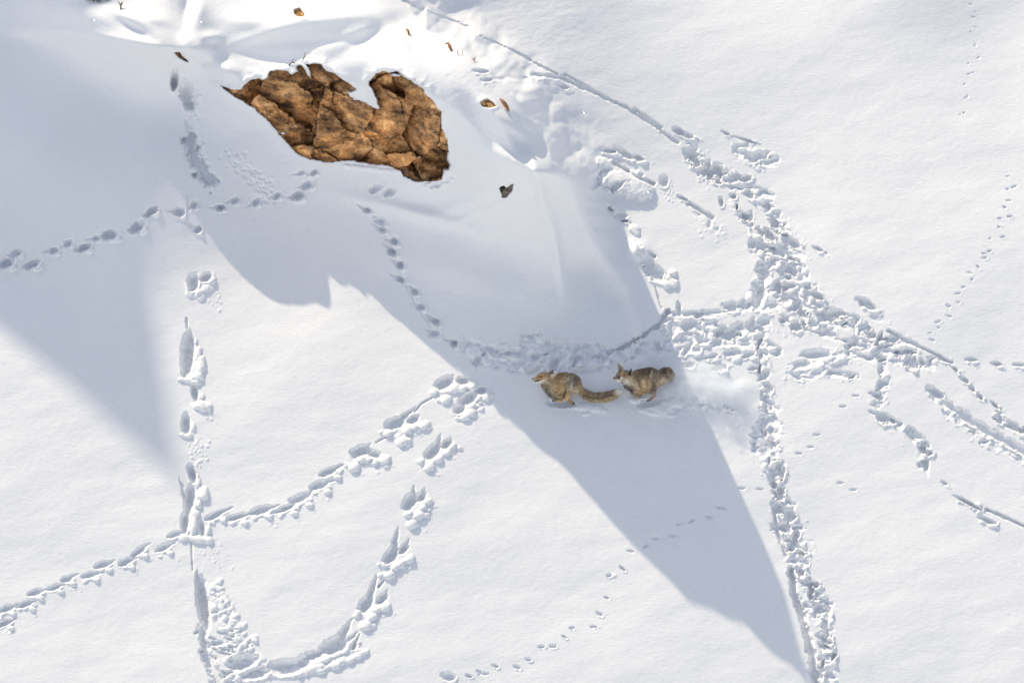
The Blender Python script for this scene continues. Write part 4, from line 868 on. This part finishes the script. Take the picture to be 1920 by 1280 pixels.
c2 = blobs((.36, .275, .185), [(1212, 696, 22, 12, .05, (.15, .105, .068), .9), (1233, 706, 11, 13, .1, (.29, .24, .185), .85), (1208, 722, 14, 11, .1, (.74, .55, .33), .95), (1205, 734, 14, 8, 0, (.62, .40, .21), .8), (1197, 716, 4, 13, -.35, (.15, .095, .05), .75),
                            (1184, 718, 10, 12, -.7, (.66, .52, .34), .85), (1175, 718, 8, 7, .4, (.84, .77, .67), .85), (1178, 729, 14, 7, .6, (.17, .16, .16), .85), (1164, 708, 6, 4, .1, WHITE, .75), (1160.5, 714, 7, 2.6, .1, WHITE, .8), (1157, 706, 4.5, 3, -.6, (.20, .15, .12), .85),
                            (1160.5, 706.5, 2.6, 3.6, .5, DARK, .8), (1168, 698, 9, 7, 0, (.38, .26, .15), .8), (1170, 705, 6, 2.6, .1, (.32, .15, .08), .8), (1222, 702, 4, 9, .2, (.46, .38, .27), .5),
                            (1227, 728, 6, 14, 0, (.10, .085, .075), .9), (1224, 745, 10, 8, -.6, (.36, .18, .10), .85), (1213, 746, 7, 8, 0, (.12, .095, .08), .8), (1216, 751, 4, 3, 0, (.16, .09, .06), .8),
                            (1250, 693, 14, 8, .4, (.24, .165, .11), .85), (1256, 702, 7, 9, 0, (.36, .25, .16), .7), (1248, 713, 9, 7, 0, (.76, .60, .45), .85), (1238, 722, 8, 8, 0, (.6, .48, .35), .7), (1243, 696, 5, 6, 0, (.09, .07, .055), .6), (1220, 703, 9, 1.8, 1.75, (.72, .60, .42), .7), (1213, 716, 3, 12, .1, (.20, .13, .07), .5), (1190, 722, 16, 2.4, .75, (.80, .70, .55), .55), (1160.5, 709, 3.4, 2.2, -.9, DARK, .8)])
build_fox('fox', 'grey brown fox running behind with pricked ears and its bushy tail raised', Y2, b2, .76, c2,
          {'foot': (1220, 756, 0), 'list': [((1161, 697), (1169.5, 690.5), (1157.8, 680), (.02, .045), .04, -.010, (.50, .42, .30), (.10, .075, .05)),
                                            ((1174.5, 702), (1184, 706), (1184.5, 690), (-.078, -.078), -.07, -.014, (.055, .045, .036), (.30, .20, .12))]},
          [(1161.8, 706.0, -.060, 1.5, 1.4), (1158.3, 703.6, .012, 1.0, .9)], [(1151.6, 708.6, -.022, 1.8, 1.7)], 26000, 8)

# ---------------------------------------------------------------- powder spray behind the second fox
def spray_mat(name, dens, nscale):
    m = bpy.data.materials.new(name); m.use_nodes = True; t = m.node_tree; t.nodes.clear()
    o_ = node(t, 'ShaderNodeOutputMaterial'); pv = node(t, 'ShaderNodeVolumePrincipled'); pv.inputs['Color'].default_value = (.93, .965, 1, 1); pv.inputs['Anisotropy'].default_value = .0
    tc = node(t, 'ShaderNodeTexCoord'); ln = node(t, 'ShaderNodeVectorMath', operation='LENGTH'); t.links.new(tc.outputs['Object'], ln.inputs[0])
    nz = node(t, 'ShaderNodeTexNoise', Scale=nscale, Detail=4.0, Roughness=.6); t.links.new(tc.outputs['Object'], nz.inputs['Vector'])
    a = node(t, 'ShaderNodeMath', operation='MULTIPLY_ADD'); a.inputs[1].default_value = -1.0; a.inputs[2].default_value = 1.0; t.links.new(ln.outputs['Value'], a.inputs[0])
    n2 = node(t, 'ShaderNodeMath', operation='MULTIPLY_ADD'); n2.inputs[1].default_value = 4.0; n2.inputs[2].default_value = -2.25; t.links.new(nz.outputs['Fac'], n2.inputs[0])
    s = node(t, 'ShaderNodeMath', operation='ADD'); t.links.new(a.outputs[0], s.inputs[0]); t.links.new(n2.outputs[0], s.inputs[1])
    c = node(t, 'ShaderNodeMath', operation='MINIMUM'); t.links.new(s.outputs[0], c.inputs[0]); 
    a3 = node(t, 'ShaderNodeMath', operation='MULTIPLY'); a3.inputs[1].default_value = 2.5; t.links.new(a.outputs[0], a3.inputs[0]); t.links.new(a3.outputs[0], c.inputs[1])
    d = node(t, 'ShaderNodeMath', operation='MULTIPLY'); d.inputs[1].default_value = dens; d.use_clamp = False; t.links.new(c.outputs[0], d.inputs[0])
    mxn = node(t, 'ShaderNodeMath', operation='MAXIMUM'); mxn.inputs[1].default_value = 0; t.links.new(d.outputs[0], mxn.inputs[0])
    t.links.new(mxn.outputs[0], pv.inputs['Density']); t.links.new(pv.outputs[0], o_.inputs['Volume'])
    return m
def spray(px, py, up, size, ang, dens, label, nscale=2.6):
    bm = bmesh.new(); bmesh.ops.create_icosphere(bm, subdivisions=4, radius=1.0); me = bpy.data.meshes.new('snow_spray'); bm.to_mesh(me); bm.free()
    me.materials.append(spray_mat('powder', dens, nscale))
    o = bpy.data.objects.new('snow_spray', me); col.objects.link(o); o.location = tuple(surf(px, py) + Nv * up); o.scale = size; o.rotation_euler = (0, ang, 0)
    tag(o, label, 'snow spray', kind='stuff'); return o
gm = bmesh.new(); bmesh.ops.create_icosphere(gm, subdivisions=1, radius=1); gv = np.array([v.co[:] for v in gm.verts]); gf = np.array([[v.index for v in f.verts] for f in gm.faces]); gm.free()
GV, GF = [], []
for k in range(1500):
    t = rng.beta(1.3, 1.6)
    x = 1232 + 210 * t + rng.normal(0, 12); y = 748 - 30 * t + rng.normal(0, 12 + 26 * t); h = abs(rng.normal(0, .10 + .12 * t))
    GV.append(surf(x, y) + Nv * h + gv * rng.uniform(.0012, .0045) * rng.uniform(.6, 1.4, 3)); GF.append(gf + len(gv) * k)
o = mesh_obj('snow_grains', np.concatenate(GV), np.concatenate(GF), M_snow); tag(o, 'fine flying snow grains behind the second fox', 'snow spray', kind='stuff')
spray(1322, 722, .06, (.62, .36, .22), .10, 15, 'cloud of sunlit powder snow hanging behind the second fox')
spray(1243, 738, .05, (.36, .26, .16), -.25, 7.5, 'thin shaded powder snow round the second fox hind legs')
spray(1100, 762, .0, (.25, .12, .05), .05, 5, 'small puff of powder under the front fox tail')
print('ctrl', [tuple(round(v, 2) for v in c) for c in CR])
